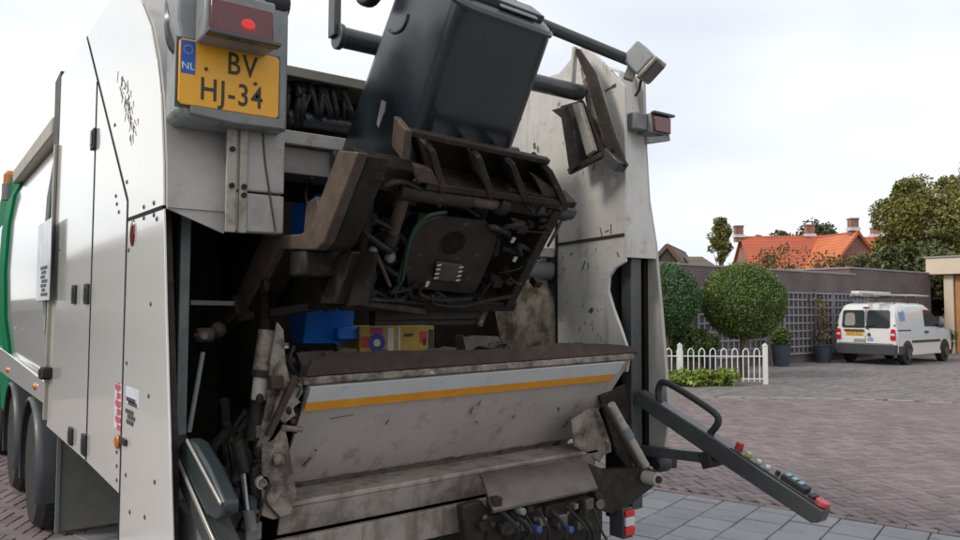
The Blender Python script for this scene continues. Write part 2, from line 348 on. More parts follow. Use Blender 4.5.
# pavement frame: e1 runs away from the kerb line into the pavement, e2 along it
TA = R(17); E1 = Vector((math.cos(TA), math.sin(TA))); E2 = Vector((math.sin(TA), -math.cos(TA)))
K0 = Vector((5.34, 4.60))                 # a point on the pavement / road edge line
def kerb_side(p):                         # >0 on the road side
    return (Vector(p)-K0).dot(E1)
def piece_mesh(name, lx, ly, h, m, b=.005):
    x, y = lx/2, ly/2
    v = [(-x, -y, -h), (x, -y, -h), (x, y, -h), (-x, y, -h), (-x, -y, -b), (x, -y, -b), (x, y, -b), (-x, y, -b), (-x+b, -y+b, 0), (x-b, -y+b, 0), (x-b, y-b, 0), (-x+b, y-b, 0)]
    f = [(8, 9, 10, 11)]
    for i in range(4): j = (i+1) % 4; f += [(i, j, 4+j, 4+i), (4+i, 4+j, 8+j, 8+i)]
    me = bpy.data.meshes.new(name); me.from_pydata(v, [], f); me.materials.append(m); return me
def in_view(p, z=0, mg=25):
    d = Vector((p[0], p[1], z))-CAMP; w = d.dot(A)
    if w < .5: return False
    x, y = 480+F_PX*d.dot(RX)/w, 270-F_PX*d.dot(UX)/w
    return -mg < x < 960+mg and 300 < y < 540+mg
def behind_truck(p):
    d = Vector((p[0], p[1], 0))-CAMP; w = d.dot(A)
    x, y = 480+F_PX*d.dot(RX)/w, 270-F_PX*d.dot(UX)/w
    return 58 < x < 632
def lay(parent, name, spots, lx, ly, h, m, stuffname, limit=296):
    """spots: (x, y, angle); the nearest seen ones become pieces, the rest one joined sheet of the same pieces"""
    me = piece_mesh(name, lx, ly, h, m)
    vis = [s_ for s_ in spots if in_view(s_) and not behind_truck(s_)]; vis.sort(key=lambda s_: (Vector(s_[:2])).length)
    own = set(map(id, vis[:limit]))
    for s_ in vis[:limit]:
        o = bpy.data.objects.new(name, me); COL.objects.link(o); o.parent = parent
        o.location = (s_[0]-parent.location.x, s_[1]-parent.location.y, random.uniform(-.003, .003)-parent.location.z)
        o.rotation_euler = (random.uniform(-.006, .006), random.uniform(-.006, .006), s_[2]+random.uniform(-.008, .008))
    rest = [s_ for s_ in spots if id(s_) not in own]
    bv = np.array([v.co[:] for v in me.vertices]); bf = [tuple(p.vertices) for p in me.polygons]; nv = len(bv)
    V = np.zeros((len(rest), nv, 3)); Fs = []
    for i, s_ in enumerate(rest):
        a = s_[2]+random.uniform(-.008, .008); c, sn = math.cos(a), math.sin(a)
        tx, ty = random.uniform(-.006, .006), random.uniform(-.006, .006)
        V[i, :, 0] = bv[:, 0]*c-bv[:, 1]*sn+s_[0]; V[i, :, 1] = bv[:, 0]*sn+bv[:, 1]*c+s_[1]; V[i, :, 2] = bv[:, 2]+bv[:, 0]*tx+bv[:, 1]*ty+random.uniform(-.003, .003)
        Fs += [tuple(k+i*nv for k in f) for f in bf]
    if rest:
        m2 = bpy.data.meshes.new(stuffname); m2.from_pydata(V.reshape(-1, 3).tolist(), [], Fs); m2.materials.append(m)
        o = bpy.data.objects.new(stuffname, m2); COL.objects.link(o); o.parent = parent; o.location = -Vector(parent.location); o['kind'] = 'stuff'
# pavement of square concrete tiles, half-bond
pv = MB(); q = [K0+E2*-2.6, K0+E2*7, K0+E2*7-E1*7.5, K0+E2*-2.6-E1*7.5]
pv.prism([(p.x, p.y) for p in q], 2, -.10, -.012); pave = tag(pv.build('pavement', M['ground']), kind='structure')
sp = []
for i in range(-9, 24):
    for j in range(0, 24):
        u = i*.302; w = -(j+.5)*.302-(.0 if i % 2 == 0 else .151)
        sp.append(tuple(K0+E1*w+E2*(u+.151))+(TA,))
    if i % 2: pass
lay(pave, 'tile', sp, .291, .291, .05, M['tile'], 'far_tiles', 200)
half = [tuple(K0+E1*(-.0755)+E2*(i*.302+.151))+(TA,) for i in range(-9, 24) if i % 2]
lay(pave, 'half_tile', half, .141, .291, .05, M['tile'], 'far_half_tiles', 60)
# road: herringbone bricks, one border course along the pavement
road_poly = MB(); road_poly.box(-12, 40, -6, 40, -.10, -.018); road = tag(road_poly.build('road', M['ground']), kind='structure')
BL, BW = .205, .1025
def grey_edge(p):   # >0 beyond the far road edge
    pts = [(9.2, 11.6), (11.46, 9.06), (12.55, 8.13), (13.54, 7.27), (13.95, 6.8), (14.63, 5.81), (15.6, 3.6), (16, 1)]
    y = p[1]
    for a, b in zip(pts, pts[1:]):
        if b[1] <= y <= a[1]: t = (y-a[1])/(b[1]-a[1]); return p[0]-(a[0]+(b[0]-a[0])*t)
    return p[0]-(9.2 if y > 11.6 else 16)
def in_pave(p): 
    k = kerb_side(p); t = (Vector(p)-K0).dot(E2); return k < .125 and -2.7 < t < 7.1
hb = []; ca, sa = math.cos(TA+R(45)), math.sin(TA+R(45))
for i in range(-150, 220):
    for j in range(-150, 220):
        for k in (0, 1):
            # herringbone lattice in brick-width units
            if (i-j) % 4 == 0 and k == 0: ux, uy, ang = i+1.0, j+.5, 0
            elif (i-j) % 4 == 3 and k == 1: ux, uy, ang = i+.5, j+1.0, math.pi/2
            else: continue
            x, y = ux*BW, uy*BW; px, py = x*ca-y*sa+6, x*sa+y*ca+5
            if not (-1.5 < px < 16.5 and 2.0-max(0, (6-px)*.3) < py < 15): continue
            if in_pave((px, py)) or grey_edge((px, py)) > -.04: continue
            hb.append((px, py, TA+R(45)+ang))
lay(road, 'brick', hb, BL-.009, BW-.009, .04, M['brick'], 'far_bricks', 240)
bc = [tuple(K0+E1*.06+E2*(i*BL))+(TA+R(90),) for i in range(-12, 34)]
lay(road, 'border_brick', bc, BL-.005, BW-.006, .04, M['brick'], 'far_border_bricks', 50)
# parking area of grey pavers beyond
pk = MB(); pk.box(8, 40, -4, 30, -.09, -.014); park = tag(pk.build('parking_pavers', M['ground']), kind='structure')
gp = []
for i in range(0, 130):
    for j in range(0, 260):
        px, py = 9+i*.215+(0 if j % 2 else .107), 1.5+j*.11
        if grey_edge((px, py)) < .12 or px > 36 or py > 24 or not in_view((px, py), 0, 60): continue
        gp.append((px, py, 0))
lay(park, 'paver', gp, .197, .092, .03, M['greybrick'], 'far_pavers', 40)
kb = []
for a, b in zip([(11.46, 9.06), (12.55, 8.13), (13.54, 7.27), (13.95, 6.8), (14.63, 5.81)], [(12.55, 8.13), (13.54, 7.27), (13.95, 6.8), (14.63, 5.81), (15.6, 3.6)]):
    a, b = Vector(a), Vector(b); n_ = max(1, int((b-a).length/.42)); d = b-a
    for i in range(n_): kb.append(tuple(a+d*((i+.5)/n_)+Vector((.04, .03)))+(math.atan2(d.y, d.x),))
lay(park, 'edge_stone', kb, .40, .12, .03, M['coping'], 'far_edge_stones', 60)

# ------------------------------------------------------------------ foliage builder
def leaves(name, pts, size, m, parent=None, flat=.5, world=True, nrm=None):
    n = len(pts); pts = np.asarray(pts)
    d1 = rng.normal(size=(n, 3)); d1 /= np.linalg.norm(d1, axis=1)[:, None]
    d2 = rng.normal(size=(n, 3)); d2 -= (d2*d1).sum(1)[:, None]*d1; d2 /= np.linalg.norm(d2, axis=1)[:, None]
    s = size*rng.uniform(.6, 1.35, n)[:, None]
    V = np.stack([pts-d1*s, pts+d2*s*flat, pts+d1*s, pts-d2*s*flat], 1).reshape(-1, 3)
    Fc = np.arange(4*n).reshape(n, 4)
    me = bpy.data.meshes.new(name); me.vertices.add(4*n); me.vertices.foreach_set('co', V.ravel()); me.loops.add(4*n); me.loops.foreach_set('vertex_index', Fc.ravel())
    me.polygons.add(n); me.polygons.foreach_set('loop_start', np.arange(n)*4); me.update(); me.validate(); me.materials.append(m)
    return link(name, me, parent)
def shell(n, c, r, lo=.8, hi=1.04):
    d = rng.normal(size=(n, 3)); d /= np.linalg.norm(d, axis=1)[:, None]
    return np.array(c)+d*np.array(r)*rng.uniform(lo, hi, n)[:, None]
def clumps(n, c, r, k, cr, fill=.55, seed=0):
    """leaf positions in k clumps scattered through an ellipsoid"""
    g2 = np.random.default_rng(seed+11)
    d = g2.normal(size=(k, 3)); d /= np.linalg.norm(d, axis=1)[:, None]
    cc = np.array(c)+d*np.array(r)*(g2.uniform(fill**3, 1, k)**(1/3))[:, None]
    sz = cr*g2.uniform(.6, 1.3, k)
    idx = g2.integers(0, k, n); e = g2.normal(size=(n, 3)); e /= np.linalg.norm(e, axis=1)[:, None]
    return cc[idx]+e*(sz[idx]*g2.uniform(.25, 1, n)**(1/2.2))[:, None]*np.array([1, 1, .8]), cc
def trunkmesh(h, r0, r1, limbs, seed=0):
    rr = random.Random(seed); mb = MB(); pts = [(0, 0, 0), (rr.uniform(-.05, .05), rr.uniform(-.05, .05), h*.5), (rr.uniform(-.1, .1), rr.uniform(-.1, .1), h)]
    for a, b, ra, rb in ((pts[0], pts[1], r0, (r0+r1)/2), (pts[1], pts[2], (r0+r1)/2, r1)): mb.cyl(a, b, ra, 9, rb)
    for l in limbs:
        s = Vector(pts[2])*rr.uniform(.55, 1); e = Vector(l); m_ = s*.5+e*.5+Vector((0, 0, .1*(e-s).length))
        mb.cyl(s, m_, r1*.7, 6, r1*.45); mb.cyl(m_, e, r1*.45, 6, r1*.12)
    return mb

# ------------------------------------------------------------------ background: walls, houses, garage
def wall(name, x0, x1, y0, y1, h, label, cat='wall'):
    t = thing(name, label, cat, ((x0+x1)/2, (y0+y1)/2, 0)); a, b = (x1-x0)/2, (y1-y0)/2
    MB().box(-a, a, -b, b, -.05, h-.06).build('brickwork', M['gardenwall'], t); MB().box(-a-.03, a+.03, -b-.03, b+.03, h-.06, h).build('coping', M['coping'], t, .01); return t
wall('garden_wall', 6.0, 25.2, 13.1, 13.35, 2.82, 'long purple brown brick wall behind the ball trees and trellis', 'wall')
wall('brick_shed', 25.25, 31.2, 13.3, 16.5, 3.05, 'dark brick shed wall behind the white van, under the trees', 'shed')
def trellis(x0, x1, z0, z1, label):
    t = thing('trellis', label, 'trellis', ((x0+x1)/2, 13.04, z0), 0, 'grey trellises on the brick wall'); w, h = x1-x0, z1-z0
    MB().box(-w/2-.03, -w/2+.03, -.02, .02, 0, h).box(w/2-.03, w/2+.03, -.02, .02, 0, h).box(-w/2+.03, w/2-.03, -.02, .02, h-.05, h).box(-w/2+.03, w/2-.03, -.02, .02, 0, .05).build('trellis_frame', M['trellis'], t)
    n = int(w/.24); me = None
    for i in range(1, n):
        if me is None: o = MB().box(-.022, .022, -.012, 0, .05, h-.05).build('slat', M['trellis'], t); me = o.data
        else: o = link('slat', me, t)
        o.location = (-w/2+i*w/n, 0, 0)
    n = int(h/.22); me = None
    for i in range(1, n):
        if me is None: o = MB().box(-w/2+.03, w/2-.03, -.026, -.013, -.022, .022).build('cross_slat', M['trellis'], t); me = o.data
        else: o = link('cross_slat', me, t)
        o.location = (0, 0, i*h/n)
x = lambda p: hit(p, 320, 1, 13.05).x
trellis(x(698), x(765), .25, 2.2, 'grey wooden trellis on the wall behind the big ball tree')
trellis(x(784), x(832), .25, 2.15, 'grey wooden trellis on the wall between the planters and the van')
trellis(x(834), x(868), .25, 2.15, 'grey wooden trellis half hidden behind the parked van')

def planter(p, r, h, ball, label, m, kind='ball'):
    t = thing('planter', label, 'planter', p); MB().lathe([(r*.75, 0), (r, h), (r*1.06, h), (r*1.06, h-.06), (r*.9, h-.06)][:3]+[(r*.85, h-.02), (.01, h-.03)], n=20).build('pot', m, t)
    if kind == 'ball':
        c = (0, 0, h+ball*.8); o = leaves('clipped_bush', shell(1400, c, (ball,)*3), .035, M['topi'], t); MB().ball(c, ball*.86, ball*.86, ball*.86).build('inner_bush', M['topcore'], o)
    else:
        pts = np.concatenate([np.array([rng.normal(0, .14, 3)+np.array([.25*math.sin(z*2.2), .1, h+z]) for z in rng.uniform(0, ball, 260)])]); o = leaves('climber_leaves', pts, .06, M['olive'], t)
        mb = MB()
        for k in range(4): mb.tube([(random.uniform(-.1, .1), 0, h-.05), (random.uniform(-.2, .3), .1, h+ball*.5), (random.uniform(-.3, .4), .12, h+ball)], .01, 5)
        mb.build('stem', M['bark'], t)
    return t
planter((hit(781, 350, 1, 12.5).x, 12.5, 0), .27, .62, .27, 'tall blue grey planter with clipped ball shrub by the brick wall', M['pot'])
planter((hit(823, 350, 1, 12.65).x, 12.65, 0), .28, .5, 1.5, 'dark planter with a climbing plant beside the parked van', M['pot'], 'climb')
planter((hit(709, 357, 1, 12.6).x, 12.6, 0), .22, .5, .27, 'small planter with round shrub behind the white fence', M['pot'])
planter((hit(956, 352, 2, 0).x-1, hit(956, 352, 2, 0).y-.2, 0), .26, .42, .3, 'grey planter with a green shrub beside the garage post', M['pot'])

# garage / annex with deep cream fascia at the right edge
gx = 31.3; gl = thing('flat_roofed_garage', 'cream fascia flat roofed garage at the right edge behind the van', 'garage', (gx+2, 9.5, 0), world=True)
z0, z1 = hit(930, 275, 0, gx).z, hit(930, 258.5, 0, gx).z; yl = hit(928.5, 265, 0, gx).y
MB().box(gx-.25, gx+5, 4, yl, z0, z1).build('fascia', M['creampaint'], gl, .02); MB().box(gx-.30, gx+5.05, 3.9, yl+.06, z1, z1+.06).build('roof_trim', M['coping'], gl)
yc = hit(949, 300, 0, gx).y; yc0, yc1 = hit(953.5, 300, 0, gx).y, hit(944, 300, 0, gx).y
MB().box(gx, gx+.35, yc0, yc1, -.02, z0).build('corner_post', M['creampaint'], gl, .01)
MB().box(gx+.4, gx+4.8, 4.2, yc1-.02, -.02, z0-.002).build('wall', M['gardenwall'], gl)
MB().box(gx+.12, gx+.2, 5.5, yc0-.28, .5, 2.2).build('window', M['houseglass'], gl)
MB().box(gx+.10, gx+.22, yc0-.27, yc0-.03, 0, z0).build('door_frame', M['wood'], gl, .005); MB().box(gx+.10, gx+.22, 5.4, yc0-.28, 2.2, z0).build('transom', M['redpaint'], gl); MB().box(gx+.10, gx+.22, 5.4, yc0-.28, 0, .5).build('sill_panel', M['wood'], gl)

# houses with bright orange roofs
def P2(px, py, d): return hitd(px, py, d)
hs = thing('orange_roofed_house', 'brick house with long orange tiled roof and chimneys beyond the wall', 'house', (P2(800, 260, 54).x, P2(800, 260, 54).y, 0), world=True)
def slab(name, q, th, m, parent):
    a, b, c, d = [Vector(v) for v in q]; n_ = (b-a).cross(d-a).normalized(); n_ = n_ if n_.z > 0 else -n_
    return MB().poly([a, b, c, d]+[v-n_*th for v in (a, b, c, d)], [(0, 1, 2, 3), (7, 6, 5, 4)]+[(i, (i+1) % 4, 4+(i+1) % 4, 4+i) for i in range(4)]).build(name, m, parent)
rA, rB = P2(742, 236.5, 54), P2(850, 234.5, 52.5); rz = (rA.z+rB.z)/2; rA.z = rB.z = rz
dn = Vector((A.x, A.y, 0)).normalized()*-1; ez = 2.9; run = 3.4
eA, eB = rA+dn*run, rB+dn*run; eA.z = eB.z = ez; fA, fB = rA-dn*run, rB-dn*run; fA.z = fB.z = ez
al = (rB-rA).normalized()
slab('roof', [rA-al*.15, rB+al*.1, eB+al*.1, eA-al*.15], .15, M['oroof'], hs); slab('roof', [rA-al*.15, rB+al*.1, fB+al*.1, fA-al*.15], .15, M['oroof'], hs)
dz = Vector((0, 0, .17))
def gable(name, ap, e1, e2, th, m, parent, base=0):
    """gable wall: pentagon with thickness th (vector)"""
    pl = [ap-dz*1.2, e1-dz*1.2, Vector((e1.x, e1.y, base)), Vector((e2.x, e2.y, base)), e2-dz*1.2]
    return MB().poly(pl+[v+th for v in pl], [(0, 1, 2, 3, 4), (9, 8, 7, 6, 5)]+[(i, (i+1) % 5, 5+(i+1) % 5, 5+i) for i in range(5)]).build(name, m, parent)
i1 = dn*-.25
gable('gable_wall', rA, eA+i1, fA-i1, al*.25, M['redbrick'], hs); gable('gable_wall', rB-al*.05, eB+i1, fB-i1, al*-.25, M['redbrick'], hs)
def wallpiece(a, b, z0, z1, th, name, parent, m=None):
    a, b = Vector((a.x, a.y, 0)), Vector((b.x, b.y, 0)); u = (b-a).normalized(); nn = Vector((u.y, -u.x, 0))*th
    v = [a+Vector((0, 0, z0)), b+Vector((0, 0, z0)), b+Vector((0, 0, z1)), a+Vector((0, 0, z1))]
    return MB().poly(v+[w+nn for w in v], [(0, 1, 2, 3), (7, 6, 5, 4)]+[(i, (i+1) % 4, 4+(i+1) % 4, 4+i) for i in range(4)]).build(name, m or M['redbrick'], parent)
wallpiece(eA+al*.3-dn*.3, eB-al*.3-dn*.3, 0, ez, .25, 'front_wall', hs)
# cross wing: ridge comes forward to the right, gable end faces right
wd = (P2(857, 236, 48.6)-P2(822, 236, 52.5)); wd.z = 0; wl = wd.length; wd.normalize(); wn = Vector((-wd.y, wd.x, 0)); wn = wn if wn.dot(dn) > 0 else -wn
w0 = P2(818, 240, 52.8); w0.z = rz-.12; w1 = P2(857, 236, 48.6); w1.z = rz-.12; wr = 3.0
wing = thing('cross_gabled_house', 'brick house wing with sunlit orange roof and gable end', 'house', (w1.x, w1.y, 0), world=True)
a0, a1 = w0+wn*wr, w1+wn*wr; a0.z = a1.z = ez; b0, b1 = w0-wn*wr, w1-wn*wr; b0.z = b1.z = ez
slab('roof', [w0, w1+wd*.2, a1+wd*.2, a0], .15, M['oroof_lit'], wing); slab('roof', [w0, w1+wd*.2, b1+wd*.2, b0], .15, M['oroof'], wing)
gable('gable_wall', w1, a1-wn*.2, b1+wn*.2, wd*-.25, M['redbrick'], wing)
def chimney(c, w, d, z0, z1, parent):
    V_ = lambda z: Vector((c.x, c.y, z))
    o = MB().bar(V_(z0), V_(z1), w, d, up=dn).build('chimney', M['redbrick'], parent)
    MB().bar(V_(z1), V_(z1+.09), w+.08, d+.08, up=dn).build('chimney_cap', M['redbrick'], o)
    MB().bar(V_(z0+.3), V_(z0+.5), w+.16, d+.16, up=dn).build('flashing', M['lead'], o)
for px, d in ((738.5, 54), (809.5, 53.2)): c = P2(px, 235, d); chimney(c, .54, .5, rz-.4, rz+.66, hs)
chimney(w1-wd*.4, .50, .5, rz-.4, rz+.62, wing)
h3 = thing('small_orange_house', 'orange roofed house partly hidden by the big tree', 'house', (P2(880, 250, 56).x, P2(880, 250, 56).y, 0), world=True)
ra, rb = P2(862, 237, 56), P2(900, 237, 55); rb.z = ra.z; d3 = (rb-ra).normalized(); ea, eb = ra+dn*3.4, rb+dn*3.4; ea.z = eb.z = 3; fa, fb = ra-dn*3.4, rb-dn*3.4; fa.z = fb.z = 3
slab('roof', [ra, rb, eb, ea], .15, M['oroof'], h3); slab('roof', [ra, rb, fb, fa], .15, M['oroof'], h3); gable('gable_wall', ra+d3*.05, ea-dn*.2, fa+dn*.2, d3*.25, M['redbrick'], h3); gable('gable_wall', rb-d3*.05, eb-dn*.2, fb+dn*.2, d3*-.25, M['redbrick'], h3); wallpiece(ea+d3*.4-dn*.3, eb-d3*.3-dn*.3, 0, 3, .25, 'front_wall', h3)
chimney(P2(875.5, 240, 56), .52, .5, ra.z-.3, ra.z+.6, h3)
# brown gabled house at left, with a lower roof beside it
h4 = thing('brown_gabled_house', 'small brown roofed house gable just right of the truck', 'house', (P2(668, 260, 40).x, P2(668, 260, 40).y, 0), world=True)
ap = P2(668, 243.5, 40); l1, r1 = P2(651, 262, 40), P2(682.5, 262, 40); bk = Vector((.85, .5, 0)).normalized()*6
for e in (l1, r1):
    e.z = P2(668, 262, 40).z; slab('roof', [ap-bk*.03, e-bk*.03, e+bk, ap+bk], .12, M['broof'], h4)
    MB().bar(ap-bk*.045-Vector((0, 0, .1)), e-bk*.045-Vector((0, 0, .1)), .06, .2).build('bargeboard', M['plank'], h4)
gable('gable_wall', ap, l1+Vector((.2, -.1, 0)), r1-Vector((.2, -.1, 0)), bk.normalized()*.25, M['beigebrick'], h4)
q0, q1 = P2(684, 256.5, 42), P2(702, 257, 42); q1.z = q0.z; s0, s1 = q0+dn*1.6, q1+dn*1.6+al*.5; s0.z = s1.z = q0.z-.75
slab('roof', [q0, q1, s1, s0], .12, M['broof'], h4); wallpiece(s0-dn*.2, s1-dn*.2-al*.5, 0, s0.z-.02, .2, 'side_wall', h4, M['beigebrick'])

# terraced houses across the street, seen mirrored in the truck's glossy flank
def terrace(y0, y1, x, h, label):
    t = thing('terraced_house', label, 'house', (x-3, (y0+y1)/2, 0), 0, None, world=True)
    MB().box(x-7, x, y0, y1, -.05, h).build('wall', M['beigebrick'], t)
    MB().prism([(x+.3, h), (x-3.5, h+2.2), (x-7.3, h)], 1, y0-.2, y1+.2).build('roof', M['broof'], t)
    k = int((y1-y0)/3)
    for i in range(k):
        yy = y0+(i+.5)*(y1-y0)/k
        for zz in (1.0, 3.6): w = MB().box(x, x+.05, yy-.75, yy+.75, zz, zz+1.3).build('window', M['beigebrick'], t); MB().box(x+.05, x+.06, yy-.66, yy+.66, zz+.09, zz+1.21).build('pane', M['coping'], w)
terrace(12, 88, -9.5, 5.6, 'beige brick terrace mirrored in the glossy left flank of the truck')

# ------------------------------------------------------------------ garden: fence, topiary, shrubs, trees
fe = hit(765.5, 384.5, 2, 0); fd = Vector((-.805, .593, 0)); fn = Vector((.593, .805, 0))
ff = thing('garden_fence', 'low white metal fence with hooped pickets around the ball trees', 'fence', (fe.x, fe.y, 0), math.atan2(fd.y, fd.x))
for px in (0, 1.83, 3.66):
    o = MB().box(-.045, .045, -.045, .045, 0, .82).build('post', M['fence'], ff, .006, loc=(px, 0, 0)); MB().prism([(-.055, .82), (.055, .82), (0, .88)], 1, -.05, .05).build('post_cap', M['fence'], o)
pm = None; hm = None
for i in range(31):
    if i*.118+.12 > 3.6: break
    if pm is None: o = MB().cyl((0, 0, .06), (0, 0, .64), .0125, 7).build('picket', M['fence'], ff); pm = o.data
    else: o = link('picket', pm, ff)
    o.location = (.12+i*.118, 0, 0)
    if i % 2 == 0 and i < 30:
        if hm is None:
            o = MB().tube([(0, 0, .64), (.005, 0, .71), (.059, 0, .765), (.113, 0, .71), (.118, 0, .64)], .0125, 7).build('hoop', M['fence'], ff); hm = o.data
        else: o = link('hoop', hm, ff)
        o.location = (.12+i*.118, 0, 0)
for z in (.12, .60): MB().box(.045, 3.62, -.012, .012, z-.012, z+.012).build('rail', M['fence'], ff)
def ball_tree(px, py, Y, rx, rz, label, m, n):
    c = hit(px, py, 1, Y); t = thing('ball_tree', label, 'tree', (c.x, c.y, 0), 0)
    d = rng.normal(size=(n, 3)); d /= np.linalg.norm(d, axis=1)[:, None]
    bump = np.array([1+.07*noise.noise(Vector(v*2.6)) + .06*noise.noise(Vector(v*7)) for v in d])
    pts = d*np.array((rx, rx, rz))*(bump*np.where(rng.random(n) < .03, rng.uniform(1.0, 1.09, n), rng.uniform(.84, 1.02, n)))[:, None]+np.array((0, 0, c.z))
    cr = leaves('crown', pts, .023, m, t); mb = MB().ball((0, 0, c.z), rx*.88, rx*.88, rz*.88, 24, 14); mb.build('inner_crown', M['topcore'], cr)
    trunkmesh(c.z-rz*.6, .10, .07, [], 3).build('trunk', M['bark'], t)
ball_tree(743.5, 301.5, 11.0, .97, .90, 'largest round clipped ball tree on a stem, behind the white fence', M['topi'], 46000)
ball_tree(666, 299, 11.8, .78, .82, 'darker round clipped ball tree next to the truck\'s right edge', M['topi2'], 30000)
def bush(name, px, py, dep, r, n, size, m, label, k=30, cr=None, group=None, cat='bush', fill=.35, seed=0):
    c = hitd(px, py, dep); t = thing(name, label, cat, (c.x, c.y, 0), 0, group)
    pts, cc = clumps(n, (0, 0, c.z), r, k, cr or max(r)*.35, fill, seed)
    pts = pts[pts[:, 2] > .02]
    leaves('foliage', pts, size, m, t)
    mb = MB()
    for q in cc[:10]: mb.tube([(0, 0, 0), tuple(q*np.array([.5, .5, .6])), tuple(q)], max(.008, max(r)*.012), 5)
    mb.build('stem', M['bark'], t); return t
for i, (px, lb) in enumerate(((672, 'low bright green shrub at the fence foot nearest the truck'), (690, 'bright green low shrub in the middle of the fence border'), (709, 'rounded bright green shrub before the fence, third in the row'), (725, 'smallest bright green shrub at the right end of the row'))):
    bush('low_shrub', px, 378.5, 16.0+i*.05, (.26 if i < 3 else .18, .26, .17), 650, .05, M['shrub'], lb, 16, .12, 'bright green shrubs along the fence', seed=i)
bush('garden_shrub', 681, 343, 18.4, (.55, .5, .35), 2600, .05, M['topi'], 'dark green shrub between the fence and the wall, under the ball tree', 20, .25, seed=8)
bush('hedge', 918, 278, 32, (2.6, 1.6, 1.5), 13000, .10, M['hedge'], 'dark overgrown hedge above the shed wall beside the garage', 50, .7, None, 'hedge', .1, 5)
for i, (px, py, d, r, lb) in enumerate(((783, 262, 40, (1.3, 1.2, 1.0), 'loose olive brown bush before the orange roof, left one'), (818, 264, 38, (.9, 1, .6), 'sparse olive bush in front of the sunlit orange roof'), (758, 268, 40, (1.0, 1, .45), 'low olive bush just above the wall by the big ball tree'), (868, 267, 38, (1.0, 1.2, .6), 'dull green bush in front of the brick gable end'), (843, 268, 38, (1.2, 1, .45), 'low bush above the brick wall between the olive bushes'))):
    bush('wild_bush', px, py, d, r, (700, 300, 400, 1500, 600)[i], .085, M['olive'] if i != 3 else M['hedge'], lb, 16, .5, 'wild bushes behind the wall', seed=20+i)
def tree(name, px, py, dep, r, n, size, m, label, k, cr, fill, tr, seed, group=None):
    c = hitd(px, py, dep); t = thing(name, label, 'tree', (c.x, c.y, 0), 0, group)
    pts, cc = clumps(n, (0, 0, c.z), r, k, cr, fill, seed); leaves('crown', pts, size, m, t)
    trunkmesh(c.z*.75, tr, tr*.6, [tuple(q) for q in cc[::max(1, len(cc)//14)]], seed).build('trunk', M['bark'], t)
tree('leafy_tree', 932, 240, 36, (2.5, 2.6, 2.9), 46000, .085, M['oak'], 'large olive green tree with ragged crown above the garage', 75, .75, .3, .28, 3)
tree('leafy_tree', 985, 225, 38, (2.7, 2.8, 3.4), 26000, .095, M['oak'], 'tall green tree rising at the right edge over the garage roof', 60, .85, .3, .28, 4)
tree('slender_tree', 720.5, 241, 44, (.48, .5, 1.25), 6500, .075, M['poplar'], 'slender yellowing tree standing left of the orange roofed house', 46, .30, .2, .09, 6)
tree('distant_tree', 816, 236, 75, (1.3, 1.3, 1.2), 2500, .16, M['far'], 'pointed dark tree behind the middle chimney', 14, .8, .2, .2, 7)
tree('distant_tree', 777, 242, 80, (2.2, 2, .7), 2500, .18, M['far'], 'low dark tree top behind the long ridge', 16, .8, .2, .2, 8)
tree('distant_tree', 838, 240, 80, (1.3, 1.3, .7), 1800, .18, M['far'], 'small dark tree top between the chimneys', 12, .7, .2, .2, 9)

# ------------------------------------------------------------------ parked van
vb = Vector((22.75, 11.55, 0)); vh = R(2.5)
van = thing('parked_van', 'white delivery van with ladder rack parked by the brick wall', 'van', vb, vh)
def vtop(x_):   # roof / bonnet line
    pts = [(0, .62), (.02, 1.05), (.10, 1.62), (.22, 1.78), (.6, 1.84), (2.3, 1.82), (2.62, 1.72), (3.25, 1.22), (3.42, 1.12), (4.05, .99), (4.25, .86), (4.32, .6)]
    for a, b in zip(pts, pts[1:]):
        if a[0] <= x_ <= b[0]: return a[1]+(b[1]-a[1])*(x_-a[0])/(b[0]-a[0])
    return .6
xs = [0, .02, .06, .10, .16, .22, .4, .6, 1.2, 1.8, 2.3, 2.45, 2.62, 2.8, 3.05, 3.25, 3.42, 3.8, 4.05, 4.15, 4.25, 4.32]
def hw(z, x_):
    w = .885 if z < .95 else .885-(z-.95)*.155
    if x_ > 3.9: w -= (x_-3.9)*.28
    if x_ < .1: w -= (.1-x_)*.25
    return w
v, f = [], []; K = 13
for x_ in xs:
    t = vtop(x_); ring = []
    zz = [.30, .36, .55, .75, .95, t*.45+.52, t-.14, t-.05, t]
    zz = [min(z, t) for z in zz]
    hws = [hw(z, x_) for z in zz]; hws[0] -= .06; hws[-2] -= .05; hws[-1] -= .16
    ring = [(x_, -a, z) for a, z in zip(hws, zz)]+[(x_, a, z) for a, z in list(zip(hws, zz))[::-1]]
    v += ring
n_ = 18
for i in range(len(xs)-1):
    for k in range(n_): f.append((i*n_+k, i*n_+(k+1) % n_, (i+1)*n_+(k+1) % n_, (i+1)*n_+k))
f += [tuple(range(n_))[::-1], tuple(range((len(xs)-1)*n_, len(xs)*n_))]
body = MB().poly(v, f).build('body', M['van'], van, sharp=28)
rx = lambda z: -(.012)+(0 if z < .62 else (z-.62)*.02/.43 if z < 1.05 else .02+(z-1.05)*.08/.57)
def rear_panel(name, y0, y1, z0, z1, m, th=.012, parent=None, r=.04):
    pl = [(y0+r, z0), (y1-r, z0), (y1, z0+r), (y1-.02, z1-r), (y1-r-.02, z1), (y0+r+.02, z1), (y0+.02, z1-r), (y0, z0+r)]
    a = [(rx(z), y, z) for y, z in pl]; b = [(rx(z)-th, y, z) for y, z in pl]; n = 8
    return MB().poly(a+b, [tuple(range(n)), tuple(range(n, 2*n))]+[(i, (i+1) % n, n+(i+1) % n, n+i) for i in range(n)]).build(name, m, parent or van)
rear_panel('rear_window', .02, .70, 1.08, 1.60, M['vanglass']); rear_panel('rear_window', -.70, -.02, 1.08, 1.60, M['vanglass'])
